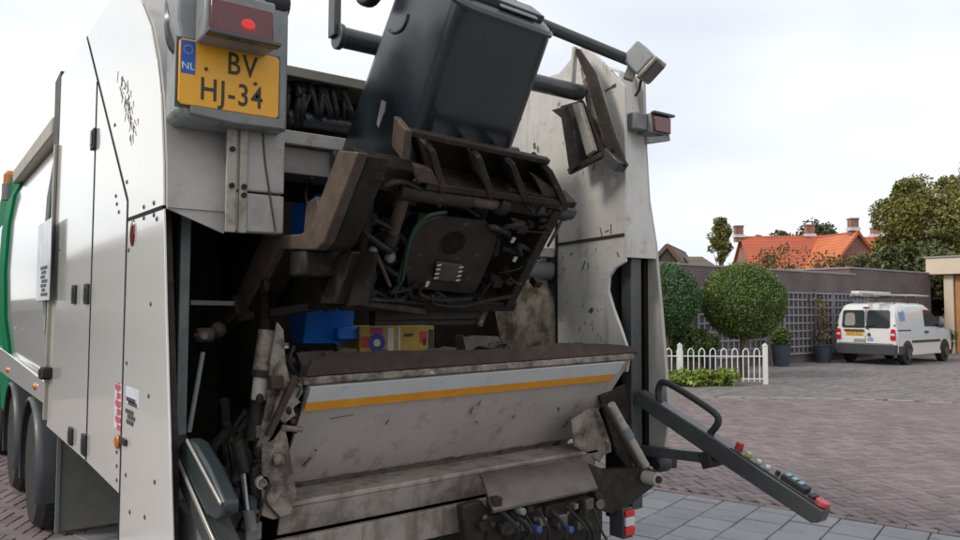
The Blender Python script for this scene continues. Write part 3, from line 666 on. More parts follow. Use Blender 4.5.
MB().box(-.14, .12, -.88, .88, .30, .60).box(.12, .5, -.905, -.875, .30, .56).box(.12, .5, .875, .905, .30, .56).build('bumper', M['vanplastic'], van, .03)
pl_ = rear_panel('number_plate', .06, .58, .86, .97, M['yellow'], .014, r=.005); rear_panel('plate_hood', .02, .62, .98, 1.03, M['vanplastic'], .05, r=.01)
rear_panel('door_gap', -.006, .006, .62, 1.62, M['vanplastic'], .004, r=.001)
for k, yy in enumerate((.16, .24, .34, .42, .50)): rear_panel('character', yy-.02, yy+.015, .885, .945, M['ink'], .018, pl_, r=.003)
rear_panel('window_reflection', .30, .62, 1.14, 1.52, M['coping'], .0135, r=.05)  # pale patch paints a bright reflection on the left rear window
rear_panel('door_hinge', .80, .86, 1.15, 1.19, M['vanplastic'], .02, r=.005); rear_panel('door_hinge', -.86, -.80, 1.15, 1.19, M['vanplastic'], .02, r=.005); rear_panel('rear_seam', -.80, .80, .615, .628, M['vanplastic'], .004, r=.001)
rear_panel('door_handle', -.16, -.06, .84, .94, M['vanplastic'], .02, r=.02); rear_panel('badge', -.24, -.05, .70, .80, M['sticker_b'], .003, r=.02)
rear_panel('lettering', -.02, .35, .66, .75, M['coping'], .003, r=.02)
for s_ in (-1, 1):
    rear_panel('tail_light', s_*.79-.075, s_*.79+.075, .74, 1.05, M['redbright'], .03, r=.02); rear_panel('reverse_light', s_*.79-.065, s_*.79+.065, .86, .93, M['whitelens'], .035, r=.01)
rear_panel('brake_light', -.10, .10, 1.66, 1.70, M['redlens'], .02, r=.005)
MB().bar((-.03, .02, 1.10), (-.01, -.30, 1.17), .02, .02).bar((-.03, -.02, 1.10), (-.01, -.1, 1.05), .03, .03).build('wiper', M['rubber'], van)
for s_ in (-1, 1):
    ys = lambda z, o=.006: s_*(hw(z, 2)+o)
    def side(name, pl, m, th=.012):
        a = [(q[0], ys(q[1], 0.001), q[1]) for q in pl]; b = [(q[0], ys(q[1], th), q[1]) for q in pl]; n = len(pl)
        return MB().poly(a+b, [tuple(range(n)), tuple(range(n, 2*n))]+[(i, (i+1) % n, n+(i+1) % n, n+i) for i in range(n)]).build(name, m, van)
    side('side_window', [(2.02, 1.12), (3.12, 1.10), (2.96, 1.30), (2.60, 1.60), (2.10, 1.62)], M['vanglass'])
    side('rubbing_strip', [(1.05, .64), (2.05, .64), (2.05, .71), (1.05, .71)], M['vanplastic'], .02); side('rubbing_strip', [(2.08, .64), (3.1, .64), (3.1, .71), (2.08, .71)], M['vanplastic'], .02)
    side('door_rail', [(.12, .99), (1.0, .99), (1.0, 1.03), (.12, 1.03)], M['vanplastic'], .006)
    side('door_handle', [(1.95, .92), (2.2, .92), (2.2, .98), (1.95, .98)], M['vanplastic'], .03)
    side('door_seam', [(2.0, .42), (2.012, .42), (2.012, 1.65), (2.0, 1.65)], M['vanplastic'], .003)
    side('sill', [(.95, .28), (3.1, .28), (3.1, .38), (.95, .38)], M['van'], .02)
    if s_ < 0:
        side('logo', [(.35, 1.28), (.72, 1.28), (.76, 1.52), (.66, 1.60), (.55, 1.54), (.33, 1.56)], M['sticker_b'], .003)
    MB().ball((2.98, s_*(hw(1.15, 2)+.11), 1.16), .07, .10, .10).bar((3.0, s_*(hw(1.15, 2)-.02), 1.12), (3.0, s_*(hw(1.15, 2)+.08), 1.13), .05, .05).build('mirror', M['vanplastic'], van)
    for xw in (.72, 3.45):
        MB().poly([(xw+math.cos(t)*r_, s_*(.885+o_), .33+math.sin(t)*r_) for o_ in (-.2, .008) for t in [math.pi*i/14-.12+i*.017 for i in range(15)] for r_ in (.30, .385)], [(30*0+2*i, 2*i+1, 2*i+3, 2*i+2) for i in range(14)]+[(30+2*i, 30+2*i+1, 30+2*i+3, 30+2*i+2) for i in range(14)]+[(2*i+1, 2*i+3, 33+2*i, 31+2*i) for i in range(14)]).build('wheel_arch', M['vanplastic'], van)
        w = MB().lathe([(.19, -.10), (.29, -.10), (.32, -.07), (.32, .07), (.29, .10), (.19, .10)], (xw, s_*.80, .32), 24, 1).build('wheel', M['tyre'], van)
        MB().lathe([(.02, -.03), (.06, -.03), (.13, .015), (.155, .0), (.155, -.08)], (xw, s_*.875 if s_ < 0 else .90, .32), 20, 1).build('rim', M['rim'], w)
ws = [(2.66, 1.715), (3.26, 1.235)]
MB().poly([(ws[1][0], -.66, ws[1][1]), (ws[1][0], .66, ws[1][1]), (ws[0][0], .58, ws[0][1]), (ws[0][0], -.58, ws[0][1]), (ws[1][0], -.66, ws[1][1]+.015), (ws[1][0], .66, ws[1][1]+.015), (ws[0][0], .58, ws[0][1]+.015), (ws[0][0], -.58, ws[0][1]+.015)], [(0, 1, 2, 3), (4, 5, 6, 7), (0, 1, 5, 4), (1, 2, 6, 5), (2, 3, 7, 6), (3, 0, 4, 7)]).build('windscreen', M['vanglass'], van)
for s_ in (-1, 1): MB().ball((4.2, s_*.62, .80), .08, .18, .10).build('headlight', M['whitelens'], van)
rk = MB()
for xx in (.45, 1.35, 2.2): rk.tube([(xx, -.66, 1.78), (xx, -.66, 1.99), (xx, .66, 1.99), (xx, .66, 1.78)], .018, 6, False)
for yy in (-.5, .5): rk.bar((.40, yy, 1.99), (2.25, yy, 1.99), .03, .03)
rk.build('roof_rack', M['vanplastic'], van)
vm = Matrix.Translation(vb) @ Matrix.Rotation(vh, 4, 'Z')
ld = thing('ladder', 'aluminium ladder lying on the rack of the parked van', 'ladder', vm @ Vector((1.3, 0, 2.01)), vh)
for s_ in (-.28, .02): MB().box(-2.1, 1.9, s_-.03, s_+.03, .0, .08).build('rail', M['alu'], ld)
rm = None
for i in range(13):
    if rm is None: o = MB().cyl((0, -.25, .04), (0, -.01, .04), .016, 6).build('rung', M['alu'], ld); rm = o.data
    else: o = link('rung', rm, ld)
    o.location = (-1.95+i*.3, 0, 0)
pp = thing('plank_bundle', 'pale weathered poles tied on the van roof beside the ladder', 'poles', vm @ Vector((1.2, -.42, 2.01)), vh)
for k in range(4): MB().cyl((-1.7+k*.12, -.10+k*.06, .03), (2.1-k*.2, -.09+k*.06, .04+.01*k), .026, 8).build('pole', M['alu'], pp)
bx = thing('roof_box', 'long white panel carried above the van roof rack', 'roof box', vm @ Vector((1.2, .38, 2.01)), vh)
MB().box(-1.0, 1.2, -.12, .12, .05, .17).build('panel', M['van'], bx, .02); MB().box(-.9, -.84, -.12, .12, 0, .06).box(1.2, 1.26, -.12, .12, 0, .06).build('spacer', M['vanplastic'], bx)

# ------------------------------------------------------------------ the refuse truck
XL, XR = .68, 3.20                       # left and right flanks
T = thing('refuse_truck', 'large white rear loading refuse truck tipping a bin, its dirty open hopper towards us', 'truck', (1.94, 6, 0), 0, world=True)
def B(mb, name, m, parent=T, **k): return mb.build(name, M[m], parent, **k)
LX = lambda *p: [yz(px, py, XL) for px, py in p]
# left flank: three skin panels
d1 = [(5.44, .86), (4.088, .865), (4.088, 2.712), (4.42, 3.02), (5.30, 3.02)]
d2 = [(4.072, .865), (3.352, .855), (3.340, 2.052), (4.072, 2.696)]
up = [(3.322, 1.958), (2.770, 1.952), (2.79, 2.1), (2.845, 2.34), (2.92, 2.50), (3.03, 2.66), (3.21, 2.82), (3.42, 2.94), (3.70, 3.01), (3.95, 3.02), (4.395, 3.02), (3.322, 2.022)]
lo = [(3.322, 1.946), (2.768, 1.940), (2.71, 1.60), (2.65, 1.29), (2.60, 1.05), (2.56, .86), (2.53, .62), (2.53, .42), (3.335, .42), (3.330, .855)]
for pl in (d1, d2, up, lo): B(MB().prism(pl, 0, XL, XL+.008), 'side_panel', 'white', bevel=.002)
sw = .014
for pts_ in (((4.08, .87), (4.08, 2.70)), ((3.328, .43), (3.331, 2.03), (4.405, 3.015)), ((3.325, 1.952), (2.775, 1.946))):
    for a_, b_ in zip(pts_, pts_[1:]): B(MB().bar((XL-.0012, *a_), (XL-.0012, *b_), .003, sw, up=(0, 1, .01) if abs(a_[0]-b_[0]) < .1 else (0, 0, 1)), 'panel_seam', 'seam')
B(MB().prism([(5.42, .88), (3.34, .88), (2.66, .50), (2.68, 1.05), (2.86, 1.94), (2.93, 2.33), (3.28, 2.78), (3.72, 2.97), (5.28, 2.97)], 0, XL+.0085, XL+.05), 'backing_sheet', 'dark')
# front edge seal of the tail section
B(MB().prism([(5.30, 3.06), (5.52, 3.04), (5.50, 2.3), (5.60, .95), (5.46, .86), (5.32, 2.3)], 0, XL-.004, XL+.30), 'edge_seal', 'gasket', bevel=.004)
B(MB().bar((XL-.005, 5.455, .9), (XL-.005, 5.34, 2.6), .03, .05), 'edge_strip', 'railbeige', bevel=.003)
# latches, bolts, stickers on the flank
for px, py, h in ((95, 139.5, .10), (75.5, 294.5, .10), (88, 294, .10), (72, 436, .09), (85.5, 444.5, .10)):
    q = hit(px, py, 0, XL); o = B(MB().box(XL-.014, XL-.001, q.y-.045, q.y+.045, q.z-h/2, q.z+h/2), 'latch', 'rubber', bevel=.004)
    MB().box(XL-.02, XL-.0142, q.y-.02, q.y+.02, q.z-h*.3, q.z+h*.3).build('latch_key', M['darkgrey'], o)
bm_ = None
for px, py in ((144, 207), (154, 203), (144, 218), (154, 215), (157, 219), (129, 250), (151, 304), (149, 396), (155, 482), (145, 517), (130, 512), (116, 196), (117, 204), (119, 212), (115, 125), (127, 182), (117, 452), (117, 466), (117, 480), (127, 363), (60, 250), (126, 475)):
    q = hit(px, py, 0, XL)
    if bm_ is None: o = B(MB().lathe([(.009, 0), (.009, -.003), (.006, -.005), (.002, -.006)], (0, 0, 0), 10, 0), 'bolt', 'mark'); bm_ = o.data
    else: o = link('bolt', bm_, T)
    o.location = Vector((XL+.001, q.y, q.z))-T.location
def flank_rect(name, px0, py0, px1, py1, m, th=.0015, X=XL):
    a, b = hit(px0, py0, 0, X), hit(px1, py1, 0, X); ya, yb = min(a.y, b.y), max(a.y, b.y)
    return B(MB().box(X-th, X-.0003, ya, yb, min(a.z, b.z), max(a.z, b.z)), name, m)
st = flank_rect('warning_sticker', 115.5, 383, 121.5, 431, 'sticker_w')
for k in range(6): 
    q = hit(118.5, 387+k*8, 0, XL); MB().box(XL-.0028, XL-.0016, q.y-.05, q.y+.05-.03*(k % 2), q.z-.012, q.z+.010).build('warning_print', M['sticker_r'], st); MB().box(XL-.0028, XL-.0016, q.y-.03+.01*(k % 3), q.y+.03, q.z+.014, q.z+.019).build('warning_print', M['sticker_r'], st)
wl_ = flank_rect('notice_sticker', 126.5, 386, 139, 408, 'sticker_w')
LM = lambda px, py: Matrix.Translation(hit(px, py, 0, XL-.002)) @ Matrix.Rotation(R(-90), 4, 'Z') @ Matrix.Rotation(R(90), 4, 'X')
for k, (px, py) in enumerate(((131, 400), (133, 404), (130, 412), (132, 418), (131, 423))):
    q = hit(px, py, 0, XL); B(MB().box(XL-.003, XL-.0018, q.y-.08+.01*k, q.y+.07, q.z-.008, q.z+.008), 'notice_print', 'mark')
o = flank_rect('reflector_base', 123, 437, 127.5, 446, 'rubber', .012); q = hit(119.5, 441.5, 0, XL); B(MB().ball((XL-.008, q.y, q.z), .012, .030, .030), 'marker_lamp', 'orangelens')
q = hit(133, 233, 0, XL); B(MB().ball((XL, q.y, q.z), .012, .035, .055), 'reflector', 'redlens')
sc = MB(); rr = random.Random(5)
for k in range(60):
    px, py = 121+rr.gauss(0, 2.5)+k*.22, 76+k*.95+rr.gauss(0, 4); q = hit(px, py, 0, XL-.0008); a = rr.uniform(-.05, .03); l_ = rr.uniform(.01, .05)
    sc.bar((XL-.0008, q.y, q.z), (XL-.0008, q.y+a, q.z-l_), .001, rr.uniform(.002, .009), up=(0, 1, 0), w2=.001, h2=.001)
tag(B(sc, 'branch_reflection_marks', 'scuff_reflection'), kind='stuff')  # dark strokes paint the branches mirrored in the glossy flank

# load body with bulged sides
bz = [(.76, 1.00), (.70, 1.18), (.655, 1.5), (.640, 1.9), (.655, 2.3), (.69, 2.58), (.76, 2.74)]
def bodyrows(ys, off=0):
    rows = []
    for y in ys: rows.append([(x_-off, y, z) for x_, z in bz]+[(3.88-x_+off, y, z) for x_, z in bz[::-1]])
    return rows
B(MB().sheet(bodyrows([5.56, 6.3, 7.1, 7.86]), .02), 'load_body', 'body_white', sharp=50)
B(MB().sheet(bodyrows([7.86, 8.0, 8.3, 8.42], .025), .03), 'body_bulkhead', 'green', sharp=50)
for X_ in (XL+.02, XR-.02):
    B(MB().bar((X_+.02, 5.56, 2.765), (X_+.02, 8.0, 2.765), .10, .12), 'roof_rail', 'railbeige', bevel=.012)
    B(MB().prism([(5.50, .99), (5.50, 1.13), (8.4, 1.20), (10.0, 1.20), (10.0, 1.0), (8.4, .98)], 0, X_-.03, X_+.03), 'side_skirt', 'body_white', bevel=.006)
    B(MB().prism([(5.58, 1.142), (8.3, 1.215), (8.3, 1.235), (5.58, 1.162)], 0, min(X_, X_+(.10 if X_ < 1 else -.1)), max(X_, X_+(.10 if X_ < 1 else -.1))), 'ledge', 'greypaint')
B(MB().box(.80, 3.08, 5.56, 8.42, 2.70, 2.78), 'body_roof', 'body_white')
for px, py in ((8, 370), (35.5, 386.5)):
    q = hit(px, py, 0, XL-.01); B(MB().ball((XL-.01, q.y, q.z), .02, .04, .025), 'side_marker', 'orangelens')
for k, (px, py, s_) in enumerate(((45, 383-9, .10), (47, 372, .08))): q = hit(px, py, 0, XL-.02); B(MB().box(XL-.05, XL, q.y-.07, q.y+.07, q.z-.03, q.z+.03), 'hinge_block', 'dark', bevel=.006)
bl = flank_rect('body_label', 38.5, 226, 49.5, 300, 'bodylabel', .001, .64)
for k in range(7):
    q = hit(43.5, 268+k*4.4, 0, .638); B(MB().box(.6365, .638, q.y-.14+.05*(k % 3), q.y+.13-.04*(k % 2), q.z-.010, q.z+.010), 'label_print', 'mark')
for px in (16, 23, 43): q = hit(px, 323, 0, .665); B(MB().box(.6635, .6645, q.y-.12, q.y+.12, q.z-.05, q.z+.05), 'small_print', 'coping')
# beacon, cab, chassis
q = hit(9.5, 189, 0, .76); bb = B(MB().lathe([(.07, -.12), (.07, .05), (.06, .05)], q, 14), 'beacon', 'steelgrey'); MB().lathe([(.06, .05), (.058, .15), (.03, .19), (.005, .195)], q, 14).build('beacon_lens', M['orangelens'], bb)
cabp = [(8.75, .5), (10.75, .5), (10.8, 1.6), (10.55, 2.85), (10.2, 2.98), (8.85, 2.98), (8.75, 2.8)]
cb_ = B(MB().prism(cabp, 0, .76, 3.12), 'cab', 'green', bevel=.05)
MB().prism([(10.81, 1.62), (10.60, 2.7), (10.615, 2.7), (10.825, 1.62)], 0, .9, 2.98).build('windscreen', M['vanglass'], cb_)
for X_ in (.752, 3.12): MB().prism([(9.5, 1.6), (10.6, 1.55), (10.42, 2.5), (9.5, 2.5)], 0, X_, X_+.008).build('side_window', M['vanglass'], cb_)
for X_ in (1.35, 2.4): B(MB().box(X_, X_+.12, 3.6, 10.3, .62, .92), 'chassis_rail', 'dark')
B(MB().box(1.0, 2.9, 3.74, 8.4, .92, .985), 'chassis_floor', 'black')
def wheel(x0, x1, y, r=.44):
    n = 28; xm = (x0+x1)/2; hwid = (x1-x0)/2; out_ = -1 if x0 < 2 else 1
    w = B(MB().lathe([(r*.58, -hwid), (r*.9, -hwid), (r, -hwid*.7), (r, hwid*.7), (r*.9, hwid), (r*.58, hwid)], (xm, y, r), n, 0), 'wheel', 'tyre')
    MB().lathe([(r*.57, -hwid*.9), (r*.55, -hwid*.3), (r*.3, -hwid*.2), (r*.26, -hwid*.75), (.02, -hwid*.8)] if out_ < 0 else [(.02, hwid*.8), (r*.26, hwid*.75), (r*.3, hwid*.2), (r*.55, hwid*.3), (r*.57, hwid*.9)], (xm, y, r), 20, 0).build('rim', M['steelgrey'], w)
    tr = MB()
    for k in range(40):
        a = 2*math.pi*k/40; c, s_ = math.cos(a), math.sin(a)
        for h_ in (-.5, .5): tr.bar((xm+h_*hwid*.4-.05, y+c*(r+.002), r+s_*(r+.002)), (xm+h_*hwid*.4+.05, y+math.cos(a+.06)*(r+.002), r+math.sin(a+.06)*(r+.002)), .03, .012, up=(0, c, s_))
    o = tr.build('tread_blocks', M['tyre'], w); o['kind'] = 'stuff'
for y in (6.45, 7.85, 9.9):
    wheel(.72, 1.05, y); wheel(2.83, 3.16, y)
def fender(x0, x1, y, r=.52):
    rows = []
    for k in range(19):
        a = R(-18)+k*R(216)/18
        rows.append([(x0-.005, y-math.cos(a)*r*.94, .43+math.sin(a)*r*.94), (x0+.004, y-math.cos(a)*r*.985, .43+math.sin(a)*r*.985), (x0+.045, y-math.cos(a)*r, .43+math.sin(a)*r), (x1, y-math.cos(a)*r, .43+math.sin(a)*r)])
    B(MB().sheet(rows, .012), 'mudguard', 'fender', sharp=60)
for y in (6.45, 7.85): fender(.69, 1.06, y); fender(3.19, 2.82, y)
gd = [(.73, .22), (1.12, .22), (1.12, .96), (.90, .96), (.90, .80), (.74, .80)]
B(MB().prism(gd, 1, 5.36, 5.38), 'splash_guard', 'guard', bevel=.006); B(MB().bar((.74, 5.35, .22), (.74, 5.35, .80), .02, .02).bar((.74, 5.35, .80), (.92, 5.35, .80), .02, .02), 'guard_edge', 'steelgrey')

# right flank, its grey inner skin showing
rp_ = [yz(px, py, XR) for px, py in ((643, 74), (645, 150), (648, 200), (655, 245), (661, 310), (665, 360), (668.5, 420), (670.5, 492))]
B(MB().prism([p for p in rp_ if p[1] > .88]+[(2.70, .86), (3.0, .84), (3.6, .86), (5.44, .86), (5.3, 3.02), (3.9, 3.02), (3.3, 2.95)], 0, XR, XR+.022), 'side_panel', 'greypaint', bevel=.004)
# rear face strip of the right column
pr = [p for p in rp_ if p[1] > 1.86]
rs_ = [(2.99, 2.95, 2.99, 2.95), (2.80, 2.86, 2.90, 2.90)]+[(2.762, z, y+.004, z) for y, z in rp_ if z > 1.90 and z < 2.85]+[(2.762, 1.87, 2.752, 1.87)]
B(MB().sheet([[(2.974, a, b), (XR-.003, c, d)] for a, b, c, d in rs_], .012), 'rear_strip', 'inner', bevel=.002)
# inner wall: near plate with a cut-out, and a set-back plate ahead of it
XI = 2.97
iw = [yz(px, py, XI) for px, py in ((583, 44), (603, 62), (624.5, 86), (625.5, 180), (625, 262), (615, 268), (609, 277), (608, 290), (613, 308), (621, 330), (629, 354))]
iw += [yz(626, 372, XI), yz(556, 372, XI), yz(556, 180, XI), yz(545, 90, XI)]
B(MB().prism(iw, 0, XI, XI+.02), 'inner_wall', 'inner', bevel=.004)
M['grimewall'] = mat('grease_stained_wall', (.19, .165, .145), .55, var=.2, vs=4, grime=((.04, .031, .025), .42, .60, 6), streak=((.06, .045, .035), .62, .85, 9), bump=.1, bs=14)
B(MB().box(XI+.022, XI+.045, 3.05, 4.4, 1.92, 2.98), 'inner_wall_front', 'inner'); B(MB().box(XI+.020, XI+.045, 3.05, 4.4, .95, 1.915), 'inner_wall_front', 'grimewall')
q = hit(556, 310, 0, XI)
sm = MB(); a, b = hit(557, 244.5, 0, XI-.004), hit(624, 234.5, 0, XI-.004); sm.bar(a, b, .008, .014); B(sm, 'weld_seam', 'rust')
sm = MB(); a, b = hit(556.5, 181, 0, XI-.004), hit(556.5, 370, 0, XI-.004); sm.bar(a, b, .010, .014); B(sm, 'plate_edge', 'dark')
sc = MB(); rr = random.Random(9)
for px, py, dx, dy, w in ((600, 228, 2, 8, .006), (605, 232, 4, -2, .006), (611, 224, 0, 10, .006), (585, 261, -3, 9, .008), (588, 262, 0, 7, .006), (605, 91, 9, -5, .010), (612, 87, 4, -2, .02), (534, 143, 1, 6, .02), (533, 152, 0, 4, .016), (590, 309, 2, 3, .03), (617, 252, 2, 5, .006), (570, 255, 3, -2, .006), (632, 108, 1, 0, .006)):
    a, b = hit(px, py, 0, XI-.0012), hit(px+dx, py+dy, 0, XI-.0012); sc.bar(a, b, .002, w, up=(0, 1, .3))
for k in range(34):
    px, py = rr.choice(((rr.gauss(588, 11), rr.gauss(325, 16)), (rr.gauss(580, 16), rr.gauss(150, 40)), (rr.uniform(560, 620), rr.uniform(110, 340))))
    if not (558 < px < 606 and 100 < py < 352): continue
    a = hit(px, py, 0, XI-.0012); l_ = rr.uniform(.008, .03); g_ = rr.gauss(0, .6)
    sc.bar(a, a+Vector((0, math.sin(g_)*l_, math.cos(g_)*l_)), .002, rr.uniform(.0015, .0035), up=(0, 1, .3))
tag(B(sc, 'scratch_marks', 'scuff_reflection'), kind='stuff')
# dark posts beyond the cut-out
pz = lambda px, py, Y: hit(px, py, 1, Y)
a, b = pz(637, 262, 3.05), pz(639, 492, 3.05)
B(MB().box(3.05, 3.13, 2.785, 2.86, .55, 1.88), 'guide_post', 'darkgrey', bevel=.006)
B(MB().box(XR-.03, XR-.002, 2.80, 3.7, .85, 1.88), 'dark_gap_lining', 'black'); B(MB().box(3.0, XR-.03, 2.9, 2.93, .50, 1.86), 'column_lining', 'black')  # black sheet added on the inner skin to darken the gap behind the post
B(MB().box(2.99, 3.16, 2.84, 2.88, 1.50, 1.54), 'cross_tie', 'dark'); B(MB().box(XI+.05, XR-.01, 3.6, 3.64, .5, 2.9), 'column_back', 'dark')
q = hit(577, 349, 0, XI-.03); B(MB().cyl((XI-.05, q.y, q.z-.01), (XI+.01, q.y, q.z-.01), .045, 16), 'pivot_pin', 'dark', bevel=.004)
a = hit(545, 271, 1, 3.35); B(MB().cyl((a.x-.25, 3.35, a.z), (XI+.03, 3.35, a.z), .055, 16), 'cross_shaft', 'steelgrey', bevel=.004)
B(MB().box(a.x-.12, XI, 3.30, 3.4, a.z+.08, a.z+.13), 'shaft_guard', 'greypaint')

# left column: curved rear skin, hinge box
ls = [(3.42, 2.94), (3.21, 2.82), (3.03, 2.66), (2.92, 2.50), (2.845, 2.34), (2.79, 2.1), (2.768, 1.94)]
B(MB().sheet([[(XL+.0085, y, z), (.80, y, z), (.885, y, z), (1.09, y, z)] for y, z in ls], .025), 'rear_skin', 'greypaint', sharp=70)
B(MB().prism([(XL+.009, 1.94), (.885, 1.865), (.885, 1.935), (.885, 1.945), (XL+.009, 1.945)], 1, 2.752, 2.766), 'skin_hem', 'greypaint')
B(MB().box(.890, 1.088, 2.70, 2.765, 2.020, 2.26), 'hinge_box', 'greypaint', bevel=.006); B(MB().box(.890, 1.088, 2.70, 2.765, 1.872, 2.012), 'hinge_box', 'greypaint', bevel=.006)
B(MB().box(.868, .905, 2.685, 2.699, 1.865, 2.28), 'hinge_strip', 'cream', bevel=.004); B(MB().box(.915, .945, 2.685, 2.699, 1.865, 2.28), 'hinge_strip', 'cream', bevel=.004)
for x_, z in ((.886, 2.03), (.93, 2.03), (.886, 2.16), (.93, 2.0)): B(MB().cyl((x_, 2.684, z), (x_, 2.676, z), .010, 8), 'bolt', 'dark')
cr_ = MB(); cr_.tube([(1.0, 2.697, 2.26), (1.01, 2.697, 2.14), (1.03, 2.697, 2.02), (1.055, 2.697, 1.88)], .004, 5); B(cr_, 'crack_line', 'scuff_reflection')
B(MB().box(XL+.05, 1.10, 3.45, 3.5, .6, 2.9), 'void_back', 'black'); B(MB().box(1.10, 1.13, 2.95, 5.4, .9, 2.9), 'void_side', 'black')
# licence plate, lamp housing
PY = 2.60
B(MB().prism([(.685, 2.26), (.71, 2.235), (1.060, 2.235), (1.060, 2.80), (.70, 2.80), (.672, 2.74), (.672, 2.56), (.685, 2.5)], 1, 2.615, 2.80), 'lamp_housing', 'housing', bevel=.010)
B(MB().prism([(.715, 2.272), (1.045, 2.272), (1.045, 2.236), (.86, 2.232), (.715, 2.244)], 1, 2.595, 2.70), 'plate_bracket', 'steelgrey', bevel=.005)
pc = hit(231, 79.5, 1, PY); pw, ph = .345, .222
plt = B(MB().prism([(pc.x-pw/2+.01, pc.z-ph/2), (pc.x+pw/2-.01, pc.z-ph/2), (pc.x+pw/2, pc.z-ph/2+.01), (pc.x+pw/2, pc.z+ph/2-.01), (pc.x+pw/2-.01, pc.z+ph/2), (pc.x-pw/2+.01, pc.z+ph/2), (pc.x-pw/2, pc.z+ph/2-.01), (pc.x-pw/2, pc.z-ph/2+.01)], 1, PY, PY+.012), 'licence_plate', 'yellow', bevel=.003)
MB().box(pc.x-pw/2+.005, pc.x-pw/2+.052, PY-.0015, PY-.0002, pc.z-.006, pc.z+ph/2-.006).build('country_band', M['euro'], plt)
PMX = lambda dx, dz, y=PY-.001: Matrix.Translation((pc.x+dx, y, pc.z+dz)) @ Matrix.Rotation(R(90), 4, 'X')
text('country_letters', 'NL', .034, M['starw'], plt, PMX(-pw/2+.028, .018, PY-.0025))
for k in range(12):
    a = k*math.pi/6; MB().cyl((pc.x-pw/2+.028+.014*math.cos(a), PY-.0028, pc.z+.075+.014*math.sin(a)), (pc.x-pw/2+.028+.014*math.cos(a), PY-.0016, pc.z+.075+.014*math.sin(a)), .0022, 5).build('star', M['starw' if 0 else 'yellow'], plt)
text('plate_characters', 'BV', .108, M['ink'], plt, PMX(.038, .052), bold=.0009, sx=.80, sp=1.16); text('plate_characters', 'HJ-34', .108, M['ink'], plt, PMX(.004, -.052), bold=.0009, sx=.80, sp=1.12)
for dx, dz in ((-.085, .020), (.085, -.000)): MB().cyl((pc.x+dx, PY-.006, pc.z+dz), (pc.x+dx, PY, pc.z+dz), .006, 8).build('screw', M['ink'], plt)
B(MB().prism([(pc.x-pw/2-.008, pc.z-ph/2-.008), (pc.x+pw/2+.008, pc.z-ph/2-.008), (pc.x+pw/2+.008, pc.z+ph/2+.008), (pc.x-pw/2-.008, pc.z+ph/2+.008)], 1, PY+.0125, PY+.02), 'plate_frame', 'darkgrey', bevel=.002)
lc = hit(242, 21, 1, 2.50); lw, lh = .105, .052
hd = B(MB().box(lc.x-lw-.015, lc.x+lw+.015, 2.505, 2.63, lc.z-lh-.02, lc.z+lh+.04), 'tail_light', 'housing', bevel=.01)
for u0, u1, mm_ in ((0, 1, 'redlens'),):
    le_ = MB().box(lc.x-lw+2*lw*u0, lc.x-lw+2*lw*u1, 2.488, 2.504, lc.z-lh, lc.z+lh).build('lens', M[mm_], hd, .004)
MB().ball((lc.x+.018, 2.489, lc.z-.012), .026, .004, .020).build('bulb_glow', M['redlit'], hd)
MB().box(lc.x-lw-.016, lc.x+lw+.018, 2.46, 2.503, lc.z-lh-.022, lc.z-lh-.006).build('lamp_lip', M['darkgrey'], hd, .004)
tb = MB(); tb.tube([pz(172, -4, 2.78), pz(170, 22, 2.74), pz(173, 45, 2.72), pz(183, 56, 2.70)], .02, 8); B(tb, 'cable_guard', 'darkgrey')
B(MB().lathe([(.045, -.05), (.06, -.03), (.06, .03), (.045, .05)], pz(273, 4, 2.66), 14, 0), 'rubber_buffer', 'rubber'); 

# top beam with its dark recess and hose bundle
zb = lambda py, px, Y: pz(px, py, Y).z
bx0, bx1 = 1.10, 2.60
zt = pz(284, 64, 3.15).z
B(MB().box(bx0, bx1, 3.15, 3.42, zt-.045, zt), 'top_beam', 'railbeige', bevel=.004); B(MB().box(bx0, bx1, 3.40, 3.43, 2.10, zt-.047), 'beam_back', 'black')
zw = pz(284, 129, 3.12).z; zw2 = pz(284, 143, 3.12).z
B(MB().box(bx0, bx1, 3.12, 3.39, zw2, zw), 'lower_beam', 'inner', bevel=.005); B(MB().box(bx0, bx1, 3.16, 3.38, zw2-.12, zw2-.002), 'lower_beam_web', 'greypaint', bevel=.004)
B(MB().cyl((bx0, 3.2, zw+.075), (bx1, 3.2, zw+.075), .035, 12), 'shaft', 'darkgrey')
rr = random.Random(3)
for k in range(11):
    px = 290+k*5.8; a, b = pz(px, 126, 3.2), pz(px+rr.uniform(-6, 6), 112, 3.16); c, d = pz(px+rr.uniform(-8, 4), 92, 3.18), pz(px+rr.uniform(-14, 10), 78+rr.uniform(-4, 8), 3.24)
    e = pz(px-18+rr.uniform(-5, 5), 92, 3.3); B(MB().tube([a, b, c, d, e], rr.choice((.011, .013, .016)), 7), 'hose', 'hose')

# bin stop pipe across, brackets
YP = 2.98; pa, pb = pz(337, 38, YP), pz(582, 92, YP); pa.z = pb.z = (pa.z+pb.z)/2
B(MB().cyl((pa.x, YP, pa.z), (XI-.10, YP, pa.z), .045, 20), 'stop_pipe', 'darkgrey', bevel=.004)
B(MB().cyl((pa.x-.004, YP, pa.z), (pa.x+.02, YP, pa.z), .056, 20), 'pipe_flange', 'darkgrey', bevel=.004); a = pz(340, -40, YP); B(MB().box(pa.x-.02, pa.x+.012, YP-.015, YP+.05, pa.z, a.z), 'upright', 'darkgrey', bevel=.004)
XB = 2.86
br = lambda *pts: [yz(px, py, XB) for px, py in pts]
B(MB().prism(br((573, 47), (579, 49), (594, 72), (604, 104), (614, 136), (626, 165), (619, 169), (606, 146), (594, 108), (585, 76)), 0, XB, XB+.018), 'bracket_rail', 'dark', bevel=.003)
B(MB().prism(br((576, 66), (584, 80), (604, 144), (600, 150), (592, 146), (582, 104)), 0, XB+.03, XB+.05), 'bracket_web', 'grub', bevel=.003)
